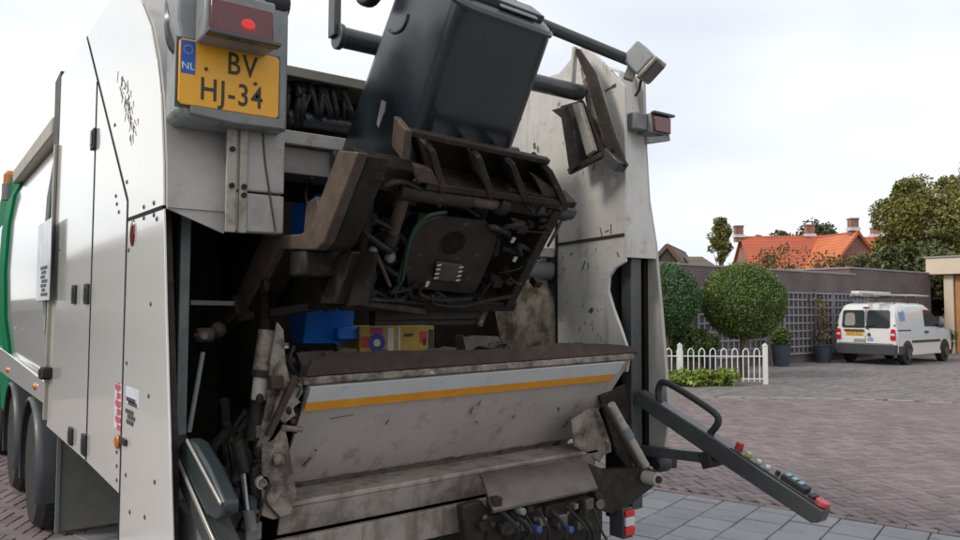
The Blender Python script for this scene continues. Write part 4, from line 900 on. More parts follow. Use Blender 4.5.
B(MB().prism([yz(px, py, XB-.10) for px, py in ((551, 110), (566, 106), (569, 116), (572, 142), (578, 166), (569, 172), (566, 150), (561, 118))], 0, XB-.10, XB-.085), 'bracket_rail', 'dark', bevel=.003)
B(MB().prism([yz(px, py, XB-.02) for px, py in ((560, 106), (582, 100), (604, 150), (570, 168))], 0, XB-.02, XB-.005), 'dark_gap_plate', 'dark', bevel=.003)  # dark sheet added to paint the dark gap between the bracket bars
B(MB().prism([yz(px, py, XB-.06) for px, py in ((572, 104), (579, 102), (594, 150), (586, 156))], 0, XB-.06, XB-.03), 'bracket_bar', 'cream', bevel=.004)
a, b = hit(569, 172, 0, XB-.09), hit(612, 150, 0, XB-.01); B(MB().bar(a, b, .03, .03), 'bracket_foot', 'dark', bevel=.003)
a, b = hit(607, 153, 0, XB), hit(622, 168, 0, XB); B(MB().bar(a, b, .07, .055), 'bracket_shoe', 'darkgrey', bevel=.004)
a, b = hit(575, 47, 0, XB), hit(572, 90, 0, XB); B(MB().bar(a, b, .03, .02), 'bracket_link', 'inner', bevel=.003)
# work light on a stay, right marker lamp
a, b = hitd(536, 22, 3.49), hitd(638, 64, 3.75); B(MB().cyl(a, b, .028, 14), 'lamp_stay', 'darkgrey')
fl = hitd(643, 62, 3.70); fx, fy = Vector((.55, -.83, -.1)).normalized(), None
fd_, fs, fu = frame((.22, -.62, -.75), (0, 0, 1))
lamp = B(MB().bar(fl-fd_*.075, fl+fd_*.055, .12, .115, up=fu), 'work_light', 'housing', bevel=.012)
MB().bar(fl+fd_*.056, fl+fd_*.075, .135, .13, up=fu).build('lamp_rim', M['cream'], lamp, .008); MB().bar(fl+fd_*.0755, fl+fd_*.082, .11, .105, up=fu).build('lens', M['lampglass'], lamp, .004)
B(MB().bar(hitd(628, 80, 3.72), hitd(634, 64, 3.72), .04, .05), 'lamp_bracket', 'cream', bevel=.006); B(MB().tube([hitd(641, 80, 3.7), hitd(639, 90, 3.72), hitd(635, 96, 3.74)], .007, 6), 'cable', 'rubber')
ml = pz(660, 124.5, 2.70)
mk = B(MB().box(ml.x-.075, ml.x+.08, 2.70, 2.80, ml.z-.052, ml.z+.055), 'marker_light', 'housing', bevel=.008); MB().box(ml.x-.055, ml.x+.075, 2.686, 2.699, ml.z-.045, ml.z+.042).build('lens', M['redlens'], mk, .005)
MB().box(ml.x-.075, ml.x+.09, 2.67, 2.70, ml.z+.046, ml.z+.06).build('lamp_hood', M['darkgrey'], mk, .003)
B(MB().box(ml.x-.17, ml.x-.076, 2.72, 2.78, ml.z-.04, ml.z+.05), 'marker_bracket', 'steelgrey', bevel=.006); a = pz(646, 141, 2.72); B(MB().bar(a, pz(668, 138, 2.72), .03, .035), 'marker_arm', 'steelgrey', bevel=.004)

TILT = True
# hopper: lip, striped edge, sloping plate, fold, lower plates
YH = 2.70
hl, hr_ = pz(302, 378, YH), pz(628, 351, YH); zl = (hl.z+hr_.z)/2
hx0, hx1 = hl.x, 2.955
rows = []
for k in range(5):
    t = k/4; row = []
    for j in range(21):
        s_ = j/20; h_ = (.066+.010*math.sin(s_*9))*t*(1-.66*max(0, s_-.70)/.30); row.append((hx0+.015+.035*t+(hx1+.02-hx0)*s_, YH-.008+.03*t+.012*noise.noise(Vector((s_*7, t, 0)))*t, zl+.004+h_+.010*noise.noise(Vector((s_*5, 3, 0)))*t))
    rows.append(row)
B(MB().sheet(rows, .010), 'hopper_lip', 'rust', sharp=50)
B(MB().box(hx0, hx1, YH-.02, YH+.03, zl-.030, zl), 'hopper_edge', 'grub', bevel=.006)
bz_ = pz(308, 413, YH).z
YB, ZB = 3.00, pz(400, 462, 2.99).z       # foot of the sloping plate
def slope(z): return YH-.012+(zl-.036-z)/(zl-.036-ZB)*(YB-YH)
def xl_(z): return hx0+.02+(zl-z)*.04
def xr_(z): return hx1-.02-(zl-z)*.10
zs = [zl-.037, zl-.10, zl-.142, zl-.25, zl-.36, ZB]
def band(z0, z1, off, name, m, n=1): 
    return B(MB().sheet([[(xl_(z)+(xr_(z)-xl_(z))*j/6, slope(z)-off, z) for j in range(7)] for z in (z1, z0)], -.012 if off == 0 else .003), name, m)
B(MB().sheet([[(xl_(z)+(xr_(z)-xl_(z))*j/8, slope(z)+.0, z) for j in range(9)] for z in zs[::-1]], .015), 'hopper_plate', 'plate')
B(MB().sheet([[(xl_(z)+(xr_(z)-.06-xl_(z))*j/6, slope(z)-.021, z) for j in range(7)] for z in (zl-.098, zl-.037)], .004), 'white_strip', 'strip'); B(MB().sheet([[(xl_(z)+(xr_(z)-.08-xl_(z))*j/6, slope(z)-.021, z) for j in range(7)] for z in (zl-.133, zl-.099)], .004), 'amber_strip', 'orange')
# scars on the plate
sc = MB()
for px, py, dx, dy, w in ((470, 412, 3, -6, .012), (478, 404, 3, -5, .008), (512, 418, 4, -3, .014), (563, 429, 5, -6, .014), (566, 424, 4, -6, .01), (303, 461, 8, -9, .02), (315, 445, 2, 1, .014), (386, 421, 3, -5, .008), (330, 414, 24, -4, .003), (476, 420, 2, 4, .008)):
    n_ = Vector((0, (zl-ZB), (YB-YH))).normalized(); o_ = Vector((2, slope(1.1)-.0175, 1.1))
    a, b = hitp(px, py, o_, n_), hitp(px+dx, py+dy, o_, n_); sc.bar(a, b, .003, w*.8, up=n_.cross(b-a), w2=.003, h2=w*.25)
tag(B(sc, 'plate_scars', 'scuff_reflection'), kind='stuff')
# concave fold under the plate and the stepped lower plates
fo = [(YB+.015, ZB-.005), (YB+.05, ZB-.03), (YB+.06, ZB-.07), (YB+.02, ZB-.12), (YB-.06, ZB-.16)]
B(MB().sheet([[(xl_(ZB)+(xr_(ZB)-.05-xl_(ZB))*j/8, y, z) for j in range(9)] for y, z in fo[::-1]], .012), 'hopper_fold', 'streaky', sharp=60)
B(MB().bar((xl_(ZB)+.01, YB-.004, ZB), (xr_(ZB)-.02, YB-.004, ZB), .012, .012), 'crease_weld', 'grub')
YL = 2.78
la, lb = pz(340, 490, YL), pz(620, 446, YL); zla = (la.z+lb.z)/2
B(MB().box(hx0-.02, 2.80, YL, YL+.20, zla-.022, zla), 'lower_ledge', 'lower', bevel=.006)
B(MB().sheet([[(hx0-.04+(1.66)*j/8, YL+.0+.03*(1-k), zla-.024-.10*(1-k)) for j in range(9)] for k in (0, 1)], .012), 'lower_plate', 'lower')
B(MB().sheet([[(hx0-.08+(1.62)*j/8, YL-.02, zla-.13-.12*(1-k)) for j in range(9)] for k in (0, 1)], .03), 'bumper_beam', 'lower', bevel=.004)
TILT = False
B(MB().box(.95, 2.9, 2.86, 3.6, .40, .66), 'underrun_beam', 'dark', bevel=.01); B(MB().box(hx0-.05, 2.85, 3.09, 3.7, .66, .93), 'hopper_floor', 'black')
for X_ in (1.6, 2.2): B(MB().box(X_, X_+.12, 3.1, 3.6, .42, .90), 'frame_bracket', 'dark')
# hopper insides
B(MB().prism([(3.72, 1.0), (3.74, 1.0), (4.3, 2.9), (4.28, 2.9)], 0, 1.13, XI+.02), 'packer_plate', 'black'); B(MB().prism([(2.86, 1.25), (3.12, .97), (3.72, .99), (3.72, 1.01), (3.14, .99), (2.875, 1.26)], 0, 1.15, XI), 'hopper_tray', 'dark')
B(MB().prism([(2.98, zl-.2), (3.75, .98), (3.75, 2.2), (3.3, 2.2), (3.2, 1.9), (3.02, 1.6)], 0, 1.135, 1.16), 'hopper_cheek', 'rust')

# left hopper end: cylinders, brackets, pegs
YC = 2.72
cyl = lambda p, q, Y, r, n=14: (pz(*p, Y), pz(*q, Y), r, n)
B(MB().cyl(*cyl((268, 330), (262, 372), 2.80, .036)), 'cylinder_barrel', 'grub', bevel=.003); B(MB().cyl(*cyl((262, 372), (259, 400), 2.80, .030)), 'cylinder_gland', 'greypaint', bevel=.003); B(MB().cyl(*cyl((263, 370), (262, 377), 2.80, .042)), 'cylinder_collar', 'dark', bevel=.003); B(MB().cyl(*cyl((259, 400), (254, 440), 2.82, .03)), 'cylinder_foot', 'dark')
def plateY(name, pts, Y, th, m, b=.004): return B(MB().prism([xz(px, py, Y) for px, py in pts], 1, Y, Y+th), name, m, bevel=b)
plateY('end_plate', ((278, 322), (284, 330), (286, 362), (290, 378), (287, 392), (284, 408), (270, 432), (262, 430), (268, 400), (271, 360)), 2.74, .02, 'grub')
plateY('end_plate', ((286, 378), (303, 384), (303, 392), (292, 412), (282, 430), (266, 452), (258, 448), (272, 420)), 2.70, .03, 'grub')
plateY('end_flap', ((276, 412), (282, 414), (288, 440), (297, 494), (291, 514), (274, 520), (262, 516), (262, 440)), 2.68, .012, 'grub')
plateY('torn_edge', ((286, 388), (299, 388), (296, 398), (301, 402), (293, 408), (296, 415), (284, 424), (280, 416)), 2.683, .012, 'grub', .002); plateY('rust_patch', ((281, 418), (285, 424), (274, 440), (266, 444)), 2.68, .006, 'rust', .002)
a, b = pz(282, 428, 2.64), pz(302, 429.5, 2.64); B(MB().cyl(a, b, .011, 10), 'peg', 'grub')
a, b = pz(268, 436, 2.66), pz(296, 376, 2.66); B(MB().bar(a, b, .03, .02), 'end_rib', 'rust', bevel=.003)
B(MB().cyl(*cyl((236, 440), (244, 472), 2.72, .022)), 'strut_barrel', 'dark'); B(MB().cyl(*cyl((243, 470), (249, 516), 2.72, .010)), 'strut_rod', 'chrome'); B(MB().cyl(*cyl((249, 510), (252, 530), 2.72, .022)), 'strut_foot', 'steelgrey')
plateY('lug', ((252, 470), (262, 462), (276, 474), (276, 498), (262, 502), (252, 494)), 2.70, .03, 'dark', .006); B(MB().cyl(pz(263, 483, 2.67), pz(263, 483, 2.72)-Vector((0, 0, 0)), .016, 12), 'lug_pin', 'grub')
a = pz(263, 483, 2.68); B(MB().cyl(a, a+Vector((0, .06, 0)), .024, 12), 'lug_boss', 'greypaint')
rr = random.Random(41)
for k in range(40):
    px = rr.uniform(258, 300); py = rr.uniform(340, 520)
    if py > 430 and px > 282: continue
    q = pz(px-(py-400)*.06, py, rr.uniform(2.66, 2.80)); s_ = rr.uniform(.006, .020)
    if k % 3 == 0: B(MB().box(q.x-s_, q.x+s_*1.4, q.y-s_, q.y+s_, q.z-s_*1.6, q.z+s_), 'bolt_block', rr.choice(('grub', 'dark', 'rust')), bevel=.004, jit=.012)
    elif k % 3 == 1: B(MB().ball(q, s_*1.2, s_, s_*1.3, 8, 6), 'grease_lump', rr.choice(('dark', 'comb')), jit=.014)
    else: B(MB().tube([q, q+Vector((rr.uniform(-.04, .04), -.01, -.06)), q+Vector((rr.uniform(-.06, .06), .0, -.13))], rr.choice((.005, .008)), 6), 'hose', rr.choice(('hose', 'rust')))
# void on the left: upright, rods, pivot
a, b = pz(186, 222, 2.95), pz(189, 445, 2.95); B(MB().box(a.x-.018, a.x+.02, 2.95, 3.0, .5, 2.0), 'void_post', 'steelgrey', bevel=.004)
B(MB().bar(pz(190, 302.5, 3.1), pz(238, 303.5, 3.1), .02, .018), 'void_strut', 'steelgrey'); B(MB().cyl(*cyl((203, 352), (189, 432), 2.85, .009)), 'void_rod', 'steelgrey')
B(MB().lathe([(.026, -.03), (.026, .03)], pz(205, 335, 2.78), 16, 0), 'arm_pivot', 'dark', bevel=.006); a = pz(205, 336, 2.72); B(MB().cyl(a, a+Vector((.0, .09, 0)), .014, 10), 'pivot_bolt', 'brown', bevel=.003); B(MB().ball(pz(218, 330, 2.80), .03, .03, .03), 'pivot_boss', 'dark')
rr = random.Random(21)
for k in range(9):
    px, py = rr.uniform(222, 256), rr.uniform(390, 440); q = pz(px, py, 2.86); B(MB().tube([q, q+Vector((rr.uniform(-.06, .06), .03, -.10)), q+Vector((rr.uniform(-.08, .08), .0, -.25)), q+Vector((rr.uniform(-.1, .1), -.04, -.36))], rr.choice((.011, .014, .018)), 7), 'hose', 'hose')
for k in range(7):
    px, py = rr.uniform(196, 256), rr.uniform(470, 536); q = pz(px, py, 2.80); s_ = rr.uniform(.02, .045); B(MB().box(q.x-s_, q.x+s_, q.y-s_, q.y+s_, q.z-s_*1.3, q.z+s_*.9), 'valve_block', rr.choice(('dark', 'steelgrey', 'dark')), bevel=.008)

# right side: cylinder, bracket arm, tail lamp
YR = 2.62
B(MB().cyl(*cyl((611, 404), (646, 466), YR, .020)), 'cylinder_barrel', 'cream', bevel=.003); B(MB().cyl(*cyl((624, 427), (630, 438), YR, .024)), 'cylinder_collar', 'steelgrey', bevel=.003); B(MB().cyl(*cyl((603, 404), (640, 470), YR+.09, .012)), 'cylinder_rod', 'rust')
q = pz(651, 478, YR); B(MB().cyl(q+Vector((0, -.045, 0)), q+Vector((0, .06, 0)), .032, 18), 'cylinder_eye', 'greypaint', bevel=.006); B(MB().cyl(q+Vector((0, -.056, 0)), q+Vector((0, -.046, 0)), .018, 14), 'eye_pin', 'dark')
plateY('bracket_arm', ((585, 462), (606, 470), (640, 468), (657, 470), (655, 486), (630, 505), (612, 514), (594, 508), (584, 490)), 2.66, .05, 'dark')
plateY('torn_flap', ((572, 420), (588, 409), (598, 408), (603, 420), (606, 428), (611, 444), (612, 452), (604, 455), (600, 463), (592, 457), (584, 452), (574, 446)), 2.78, .01, 'grub'); plateY('cylinder_back', ((600, 396), (625, 384), (650, 470), (632, 474), (616, 452)), 2.80, .02, 'dark')
q = pz(662, 464, 2.72); B(MB().lathe([(.028, -.05), (.04, -.03), (.04, .03), (.028, .05)], q, 14, 0), 'rubber_buffer', 'rubber'); a = pz(648, 456, 2.78); B(MB().bar(a, pz(672, 458, 2.78), .08, .10), 'buffer_bracket', 'dark', bevel=.006)
tx = pz(629, 515, 2.62); tl = B(MB().box(tx.x-.035, tx.x+.035, 2.625, 2.72, .48, pz(629, 508, 2.62).z), 'tail_light', 'darkgrey', bevel=.006)
zz = [pz(629, y, 2.61).z for y in (510.5, 517.5, 527)]; MB().box(tx.x-.030, tx.x+.032, 2.61, 2.624, zz[1]+.002, zz[0]).build('lens', M['redbright'], tl, .003); MB().box(tx.x-.030, tx.x+.032, 2.61, 2.624, zz[2]+.002, zz[1]).build('clear_lens', M['whitelens'], tl, .003); MB().box(tx.x-.030, tx.x+.032, 2.61, 2.624, .5, zz[2]).build('lens', M['redbright'], tl, .003)
# tank cover and the machinery below
YT = 2.52
c0, c1, c2, c3 = pz(479, 474, YT+.14), pz(583, 457, YT+.14), pz(597, 490, YT), pz(493, 513, YT)
c1.z = c0.z+.0; mid = lambda a, b, t: a+(b-a)*t
B(MB().sheet([[mid(c3, c2, j/10)+Vector((0, .006*noise.noise(Vector((j*.5, 0, 1))), 0)) for j in range(11)], [mid(mid(c3, c2, j/10), mid(c0, c1, j/10), .08)+Vector((0, -.012, 0)) for j in range(11)], [mid(mid(c3, c2, j/10), mid(c0, c1, j/10), .92)+Vector((0, -.015, .003)) for j in range(11)], [mid(c0, c1, j/10) for j in range(11)]], .012), 'tank_cover', 'tank', sharp=45)
B(MB().box(c3.x+.02, c2.x+.10, YT+.06, YT+.20, c3.z-.2, c3.z-.03), 'valve_bank', 'dark', bevel=.01)
rr = random.Random(13)
for k in range(22):
    px, py = 486+k*5.6+rr.uniform(-3, 3), rr.uniform(503, 538)-k*.5; q = pz(px, py, YT+rr.uniform(.0, .06)); s_ = rr.uniform(.010, .028)
    mname = rr.choice(('dark', 'dark', 'dark', 'darkgrey', 'tank', 'grub'))
    if k % 3 == 0: B(MB().cyl(q, q+Vector((rr.uniform(-.02, .02), .07, rr.uniform(-.02, .02))), s_*.9, 10), 'fitting', mname, bevel=.003)
    else: B(MB().box(q.x-s_, q.x+s_, q.y, q.y+.06, q.z-s_, q.z+s_), 'valve', mname, bevel=.006)
for px, py, m in ((540, 530, 'bluecap'), (572, 530, 'bluecap'), (524, 512, 'steelgrey')): q = pz(px, py, YT-.02); B(MB().cyl(q, q+Vector((0, .05, 0)), .015, 12), 'valve_cap', m, bevel=.003)
for k in range(8):
    px = 496+k*14; a = pz(px, 508+rr.uniform(-3, 6), YT+.03); b = pz(px+rr.uniform(6, 26), 530, YT-.01); c = pz(px+rr.uniform(0, 30), 545, YT+.05); B(MB().tube([a, b, c], rr.choice((.006, .008, .010)), 6), 'hose', 'hose')
plateY('tank_bracket', ((462, 506), (482, 500), (492, 516), (490, 545), (466, 545)), 2.60, .05, 'dark', .01); q = pz(486, 518, 2.59); B(MB().cyl(q, q+Vector((0, .03, 0)), .012, 10), 'bolt', 'steelgrey')

# control booms swung out at both rear corners
def boom(X, handle, p0, p1):
    w = .07; p1 = p0+(p1-p0)*.98; d = (p1-p0).normalized(); n_ = Vector((0, -d.z, d.y)); n_ = n_ if n_.z > 0 else -n_
    pl = [p0+n_*.042, p0-n_*.034, p0+d*.5-n_*.042, p1-n_*.036-d*.03, p1-n_*.015, p1+n_*.045, p0+d*.55+n_*.05]
    o = B(MB().prism([(p.y, p.z) for p in pl], 0, X-w/2, X+w/2), 'control_boom', 'darkgrey', bevel=.008)
    top = lambda s_, h=.05: p0+d*s_+n_*h
    tb = MB(); hx = X-.0
    if handle: tb.tube([top(.13, .04), top(.10, .10), top(.14, .15), top(.42, .15), top(.48, .12), top(.46, .045)], .017, 10); tb.build('grab_handle', M['rubber'], o)
    else: tb.bm.free()
    if handle:
        def btn(s_, r, h, m): a = top(s_*.945, .05); MB().cyl(a, a+n_*h, r, 14, r*.85).build('button', M[m], o, .003)
        a = top(.70, .048); MB().bar(top(.60, .052), top(1.07, .052), w*.86, .008, up=n_).build('button_plate', M['darkgrey'], o, .002)
        btn(.66, .020, .042, 'redbtn'); btn(.72, .016, .022, 'yelbtn'); btn(.78, .014, .018, 'whtbtn'); btn(.83, .014, .018, 'whtbtn'); btn(1.12, .034, .018, 'redbtn'); btn(.885, .012, .024, 'rubber')
        k0 = MB().bar(top(.865, .068), top(.985, .068), .055, .026, up=n_).build('keypad', M['rubber'], o, .004)
        for s_ in (.885, .917, .949): MB().bar(top(s_-.010, .0835), top(s_+.010, .0835), .034, .006, up=n_).build('key', M['cyan'], o)
        a = top(1.015, .06); MB().bar(a-d*.012, a+d*.012, .05, .02, up=n_).build('end_stop', M['rubber'], o, .003)
        sa_, sb_ = hit(645, 451, 0, X), hit(712, 458, 0, X); B(MB().bar(sa_+Vector((0, .05, 0)), sb_, .05, .05), 'boom_strut', 'darkgrey', bevel=.006); B(MB().bar(sb_+Vector((0, .02, .03)), sb_-Vector((0, .01, .04)), .10, .06), 'strut_clamp', 'dark', bevel=.006)
    else:
        for h_ in (): MB().bar(top(.03, h_)+Vector((-w/2-.002, 0, 0)), top(1.05, h_*.9)+Vector((-w/2-.002, 0, 0)), .008, .014, up=n_).build('edge_trim', M['alu'], o, .002)
    return o
boom(3.08, True, Vector((3.08, 2.76, 1.14)), Vector((3.08, 1.733, .722))); lb_ = boom(.775, False, Vector((.775, 2.90, 1.105)), Vector((.775, 1.83, .655)))
XC = .735
bcv = B(MB().prism([yz(px, py, XC) for px, py in ((177, 452), (180, 442), (187, 439), (194, 443), (208, 468), (223, 502), (223, 514), (216, 520), (206, 516), (196, 496))], 0, XC, XC+.05), 'boom_cover', 'boomcover', bevel=.010)
for (p_, q_), w_ in ((((187, 440), (221, 504)), .012), (((178, 460), (214, 542)), .018)): B(MB().bar(hit(*p_, 0, XC-.004), hit(*q_, 0, XC-.004), .008, w_, up=(0, .4, 1)), 'boom_trim', 'alu', bevel=.003)
B(MB().prism([yz(px, py, XC+.02) for px, py in ((172, 500), (180, 508), (214, 546), (168, 546))], 0, XC+.02, XC+.06), 'boom_link', 'steelgrey', bevel=.006)

# ------------------------------------------------------------------ bin lift: tipped comb, frame and arms
TH = R(50); NL0 = Vector((0, -math.sin(TH), -math.cos(TH))); VL0 = Vector((0, -math.cos(TH), math.sin(TH))); XL0 = Vector((1, 0, 0)); th = R(2.5)
SLx = XL0*math.cos(th)-VL0*math.sin(th); VL = VL0*math.cos(th)+XL0*math.sin(th); NL = NL0
OL = pz(455, 250, 2.60)
LPt = lambda px, py, w=0: hitp(px, py, OL+NL*w, NL)
def lst(px, py, w=0): q = LPt(px, py, w)-OL; return q.dot(SLx), q.dot(VL)
LW = lambda s_, t, w=0: OL+SLx*s_+VL*t+NL*w
def lbar(p, q, wd, dp, w, name, m, b=.005, parent=T): return B(MB().bar(LPt(*p, w), LPt(*q, w), wd, dp, up=NL), name, m, parent, bevel=b)
def lplate(name, pts, w, th_, m, b=.003, parent=T):
    a = [LPt(px, py, w) for px, py in pts]; n = len(a); return B(MB().poly(a+[v+NL*-th_ for v in a], [tuple(range(n)), tuple(range(n, 2*n))]+[(i, (i+1) % n, n+(i+1) % n, n+i) for i in range(n)]), name, m, parent, bevel=b)
print('LIFT', [tuple(round(v, 3) for v in lst(*p)) for p in ((342, 158), (566, 205), (515, 300), (330, 300), (408, 128), (546, 160))], 'BIN', [tuple(round(v, 3) for v in lst(*p, -.10)) for p in ((423, 123), (520, 143), (463, 0), (560, 32))])
lplate('lift_back', ((352, 176), (560, 212), (512, 300), (342, 300)), -.10, .02, 'black')
lbar((352, 166), (566, 206), .10, .10, -.02, 'lift_top_beam', 'dark'); lbar((338, 300), (512, 302), .05, .08, .0, 'lift_bottom_beam', 'dark'); lbar((553, 204), (504, 300), .05, .10, .0, 'lift_side_beam', 'dark'); lbar((354, 170), (326, 304), .05, .1, -.03, 'lift_side_beam', 'dark')
lplate('latch_plate', ((420, 213), (487, 222), (497, 236), (494, 252), (476, 292), (468, 294), (408, 288), (405, 262)), .02, .015, 'comb')
q = LPt(453, 243.5, .027); B(MB().cyl(q-NL*.004, q-NL*.006, .056, 28), 'latch_hole_disc', 'black'); MB_r = MB()  # flat black disc paints the dark of a recessed hole
for k in range(28):
    a_ = 2*math.pi*k/28; b_ = 2*math.pi*(k+1)/28; cc_ = LPt(453, 243.5, .021); MB_r.bar(cc_+(SLx*math.cos(a_)+VL*math.sin(a_))*.058, cc_+(SLx*math.cos(b_)+VL*math.sin(b_))*.058, .006, .004, up=NL)
B(MB_r, 'disc_rim', 'comb')
lplate('vent_plate', ((437, 262), (463, 265), (459, 283), (434, 280)), .034, .01, 'brown')
for k in range(4):
    for s_ in (0, 1): lbar((437-k*1.1+s_*22, 265.5+k*4.3+s_*2.2), (441.5-k*1.1+s_*22, 264.8+k*4.3+s_*2.2), .006, .004, .046, 'vent_slot', 'strip', .001)
a, b = LPt(398, 190, .05), LPt(470, 200, .05); B(MB().cyl(a, b, .035, 14), 'lift_cylinder', 'comb', bevel=.004); a, b = LPt(468, 199, .05), LPt(496, 204, .05); B(MB().cyl(a, b, .026, 14), 'lift_cylinder_rod', 'brown', bevel=.004); a, b = LPt(496, 203, .05), LPt(504, 206, .05); B(MB().cyl(a, b, .042, 14), 'lift_cylinder_eye', 'dark', bevel=.004)
lbar((505, 190), (566, 204), .05, .05, .04, 'lift_cross_arm', 'comb'); a, b = LPt(535, 205, .0), LPt(571, 211, .0); B(MB().cyl(a, b, .042, 18), 'roller', 'darkgrey', bevel=.006)
lplate('lift_corner', ((535, 178), (548, 184), (566, 198), (560, 206), (544, 198)), .06, .05, 'brown')
a, b = LPt(404, 196, .04), LPt(392, 236, .04); B(MB().cyl(a, b, .024, 12), 'small_cylinder', 'brown', bevel=.003); a, b = LPt(394, 232, .04), LPt(389, 243, .04); B(MB().cyl(a, b, .030, 12), 'small_cylinder_eye', 'comb', bevel=.003)
a, b = LPt(366, 192, .0), LPt(362, 262, .0); B(MB().cyl(a, b, .032, 14), 'side_tube', 'comb', bevel=.003)
a, b = LPt(374, 248, .05), LPt(390, 286, .05); B(MB().cyl(a, b, .008, 8), 'linkage', 'brown'); B(MB().ball(LPt(373, 250, .05), .018, .018, .018), 'linkage_ball', 'steelgrey'); B(MB().ball(LPt(390, 257, .04), .024, .02, .024), 'linkage_ball', 'steelgrey')
lbar((355, 298), (372, 275), .03, .03, .04, 'linkage_bracket', 'comb'); lbar((358, 276), (374, 277), .012, .012, .05, 'linkage_pin', 'brown', .001)
def hosel(pts, r, m='hose', name='hose'): B(MB().tube([LPt(px, py, w) for px, py, w in pts], r, 7), name, m)
hosel(((446, 212, .05), (428, 216, .07), (413, 232, .07), (406, 258, .07), (402, 280, .07), (392, 292, .06)), .0085, 'greenhose', 'green_hose'); hosel(((440, 216, .05), (424, 222, .06), (410, 240, .06), (403, 262, .06), (398, 282, .06)), .007, 'greenhose', 'green_hose')
rr = random.Random(31)
for k in range(30):
    x0, y0 = rr.uniform(352, 540), rr.uniform(198, 296); pts = []
    for j in range(5): pts.append((x0, y0, rr.uniform(-.04, .06))); x0 += rr.uniform(-22, 26); y0 = min(300, max(196, y0+rr.uniform(-14, 22))); x0 = min(520, max(350, x0))
    if any(412 < p[0] < 490 and p[1] < 280 for p in pts): pts = [(p[0], p[1], -.05) for p in pts]
    hosel(pts, rr.choice((.006, .008, .010, .012)))
for pts in (((346, 262), (350, 288), (372, 299), (404, 300)), ((430, 296), (436, 304), (462, 306), (490, 300), (512, 296)), ((424, 284), (420, 294), (440, 300), (470, 299)), ((384, 186), (404, 182), (424, 192), (440, 206))): hosel([(a, b, .07) for a, b in pts], .009)
for k in range(48):
    px, py = rr.choice(((rr.uniform(352, 402), rr.uniform(188, 294)), (rr.uniform(492, 536), rr.uniform(212, 292)), (rr.uniform(396, 420), rr.uniform(184, 200)))); q = LPt(px, py, rr.uniform(-.05, .02)); s_ = rr.uniform(.008, .026)
    mn = rr.choice(('dark', 'dark', 'comb', 'darkgrey', 'rust', 'comb')); B(MB().bar(q-SLx*s_, q+SLx*s_, s_*1.5, s_*2, up=NL), 'fitting', mn, bevel=.004)
for px, py in ((513, 240), (515, 259), (427, 284)): q = LPt(px, py, .03); B(MB().bar(q-VL*.013, q+VL*.013, .016, .006, up=NL), 'bright_tag', 'strip')
rr = random.Random(77)
for k in range(46):
    e_ = rr.choice(((350, 172, 556, 208), (340, 292, 512, 298), (352, 180, 338, 290), (548, 214, 508, 292), (392, 186, 470, 200)))
    t_ = rr.random(); px, py = e_[0]+(e_[2]-e_[0])*t_, e_[1]+(e_[3]-e_[1])*t_; w0_ = rr.uniform(.03, .06); q = LPt(px+rr.gauss(0, 3), py+rr.gauss(0, 3), w0_)
    if k % 2: B(MB().ball(q, rr.uniform(.008, .026), rr.uniform(.008, .022), rr.uniform(.008, .02), 8, 6), 'grease_lump', rr.choice(('dark', 'comb', 'dark')), jit=.012)
    else: B(MB().tube([q, q+SLx*rr.uniform(-.06, .06)+VL*rr.uniform(-.03, .01)+NL*.02, q+SLx*rr.uniform(-.12, .12)+VL*rr.uniform(-.05, .02)], rr.choice((.004, .006, .008)), 6), 'hose', 'hose')
# comb that holds the bin's rim
wc = .04
lbar((406, 131), (548, 161), .024, .03, wc-.02, 'comb_top', 'comb'); lbar((420, 178), (556, 196), .03, .12, wc-.02, 'comb_bottom', 'comb'); lplate('comb_back', ((410, 134), (546, 162), (556, 192), (420, 178)), -.05, .02, 'black')
for (p, q_) in (((424, 140), (436, 182)), ((470, 147), (484, 188)), ((503, 154), (518, 192)), ((541, 162), (556, 194))):
    a, b = LPt(*p, wc-.03), LPt(*q_, wc-.03); B(MB().bar(a, b, .022, .15, up=NL, w2=.03), 'comb_rib', 'comb', bevel=.004)
lplate('comb_end', ((405, 130), (412, 131), (410, 160), (402, 160)), wc+.03, .10, 'brown')
lplate('comb_tooth', ((414, 166), (432, 170), (440, 186), (418, 182)), wc+.045, .03, 'brown')
lbar((360, 160), (420, 176), .045, .08, -.02, 'comb_shelf', 'comb')
# swing arm on the left, in box section, with its links
XA = 1.09
arm = [yz(px, py, XA) for px, py in ((338, 150), (358, 152), (324, 242), (316, 250), (277, 249), (246, 308), (230, 306), (262, 236), (300, 234), (309, 228))]
B(MB().prism(arm, 0, XA, XA+.04), 'swing_arm', 'brown', bevel=.006); ac = (sum(p[0] for p in arm)/len(arm), sum(p[1] for p in arm)/len(arm)); B(MB().prism([(ac[0]+(p[0]-ac[0])*.985, ac[1]+(p[1]-ac[1])*.985) for p in arm], 0, XA+.041, XA+.125), 'arm_core_shaded', 'dark', bevel=.008)  # core in darker steel: shade of the down-facing front put into the colour
B(MB().prism([yz(px, py, XA+.05) for px, py in ((276, 252), (346, 250), (340, 304), (250, 312), (250, 306))], 0, XA+.155, XA+.17), 'arm_shade_sheet', 'black')  # black sheet added to stand for the shade below the arm
a, b = pz(300, 262, 2.66), pz(330, 264, 2.66); B(MB().box(XA+.01, XA+.17, hit(285, 260, 0, XA).y-.16, hit(285, 260, 0, XA).y-.01, hit(285, 277, 0, XA).z, hit(285, 251, 0, XA).z), 'arm_elbow', 'dark', bevel=.012)
B(MB().prism([yz(px, py, XA+.12) for px, py in ((340, 250), (352, 252), (336, 304), (318, 304))], 0, XA+.12, XA+.2), 'arm_gusset', 'dark', bevel=.006)
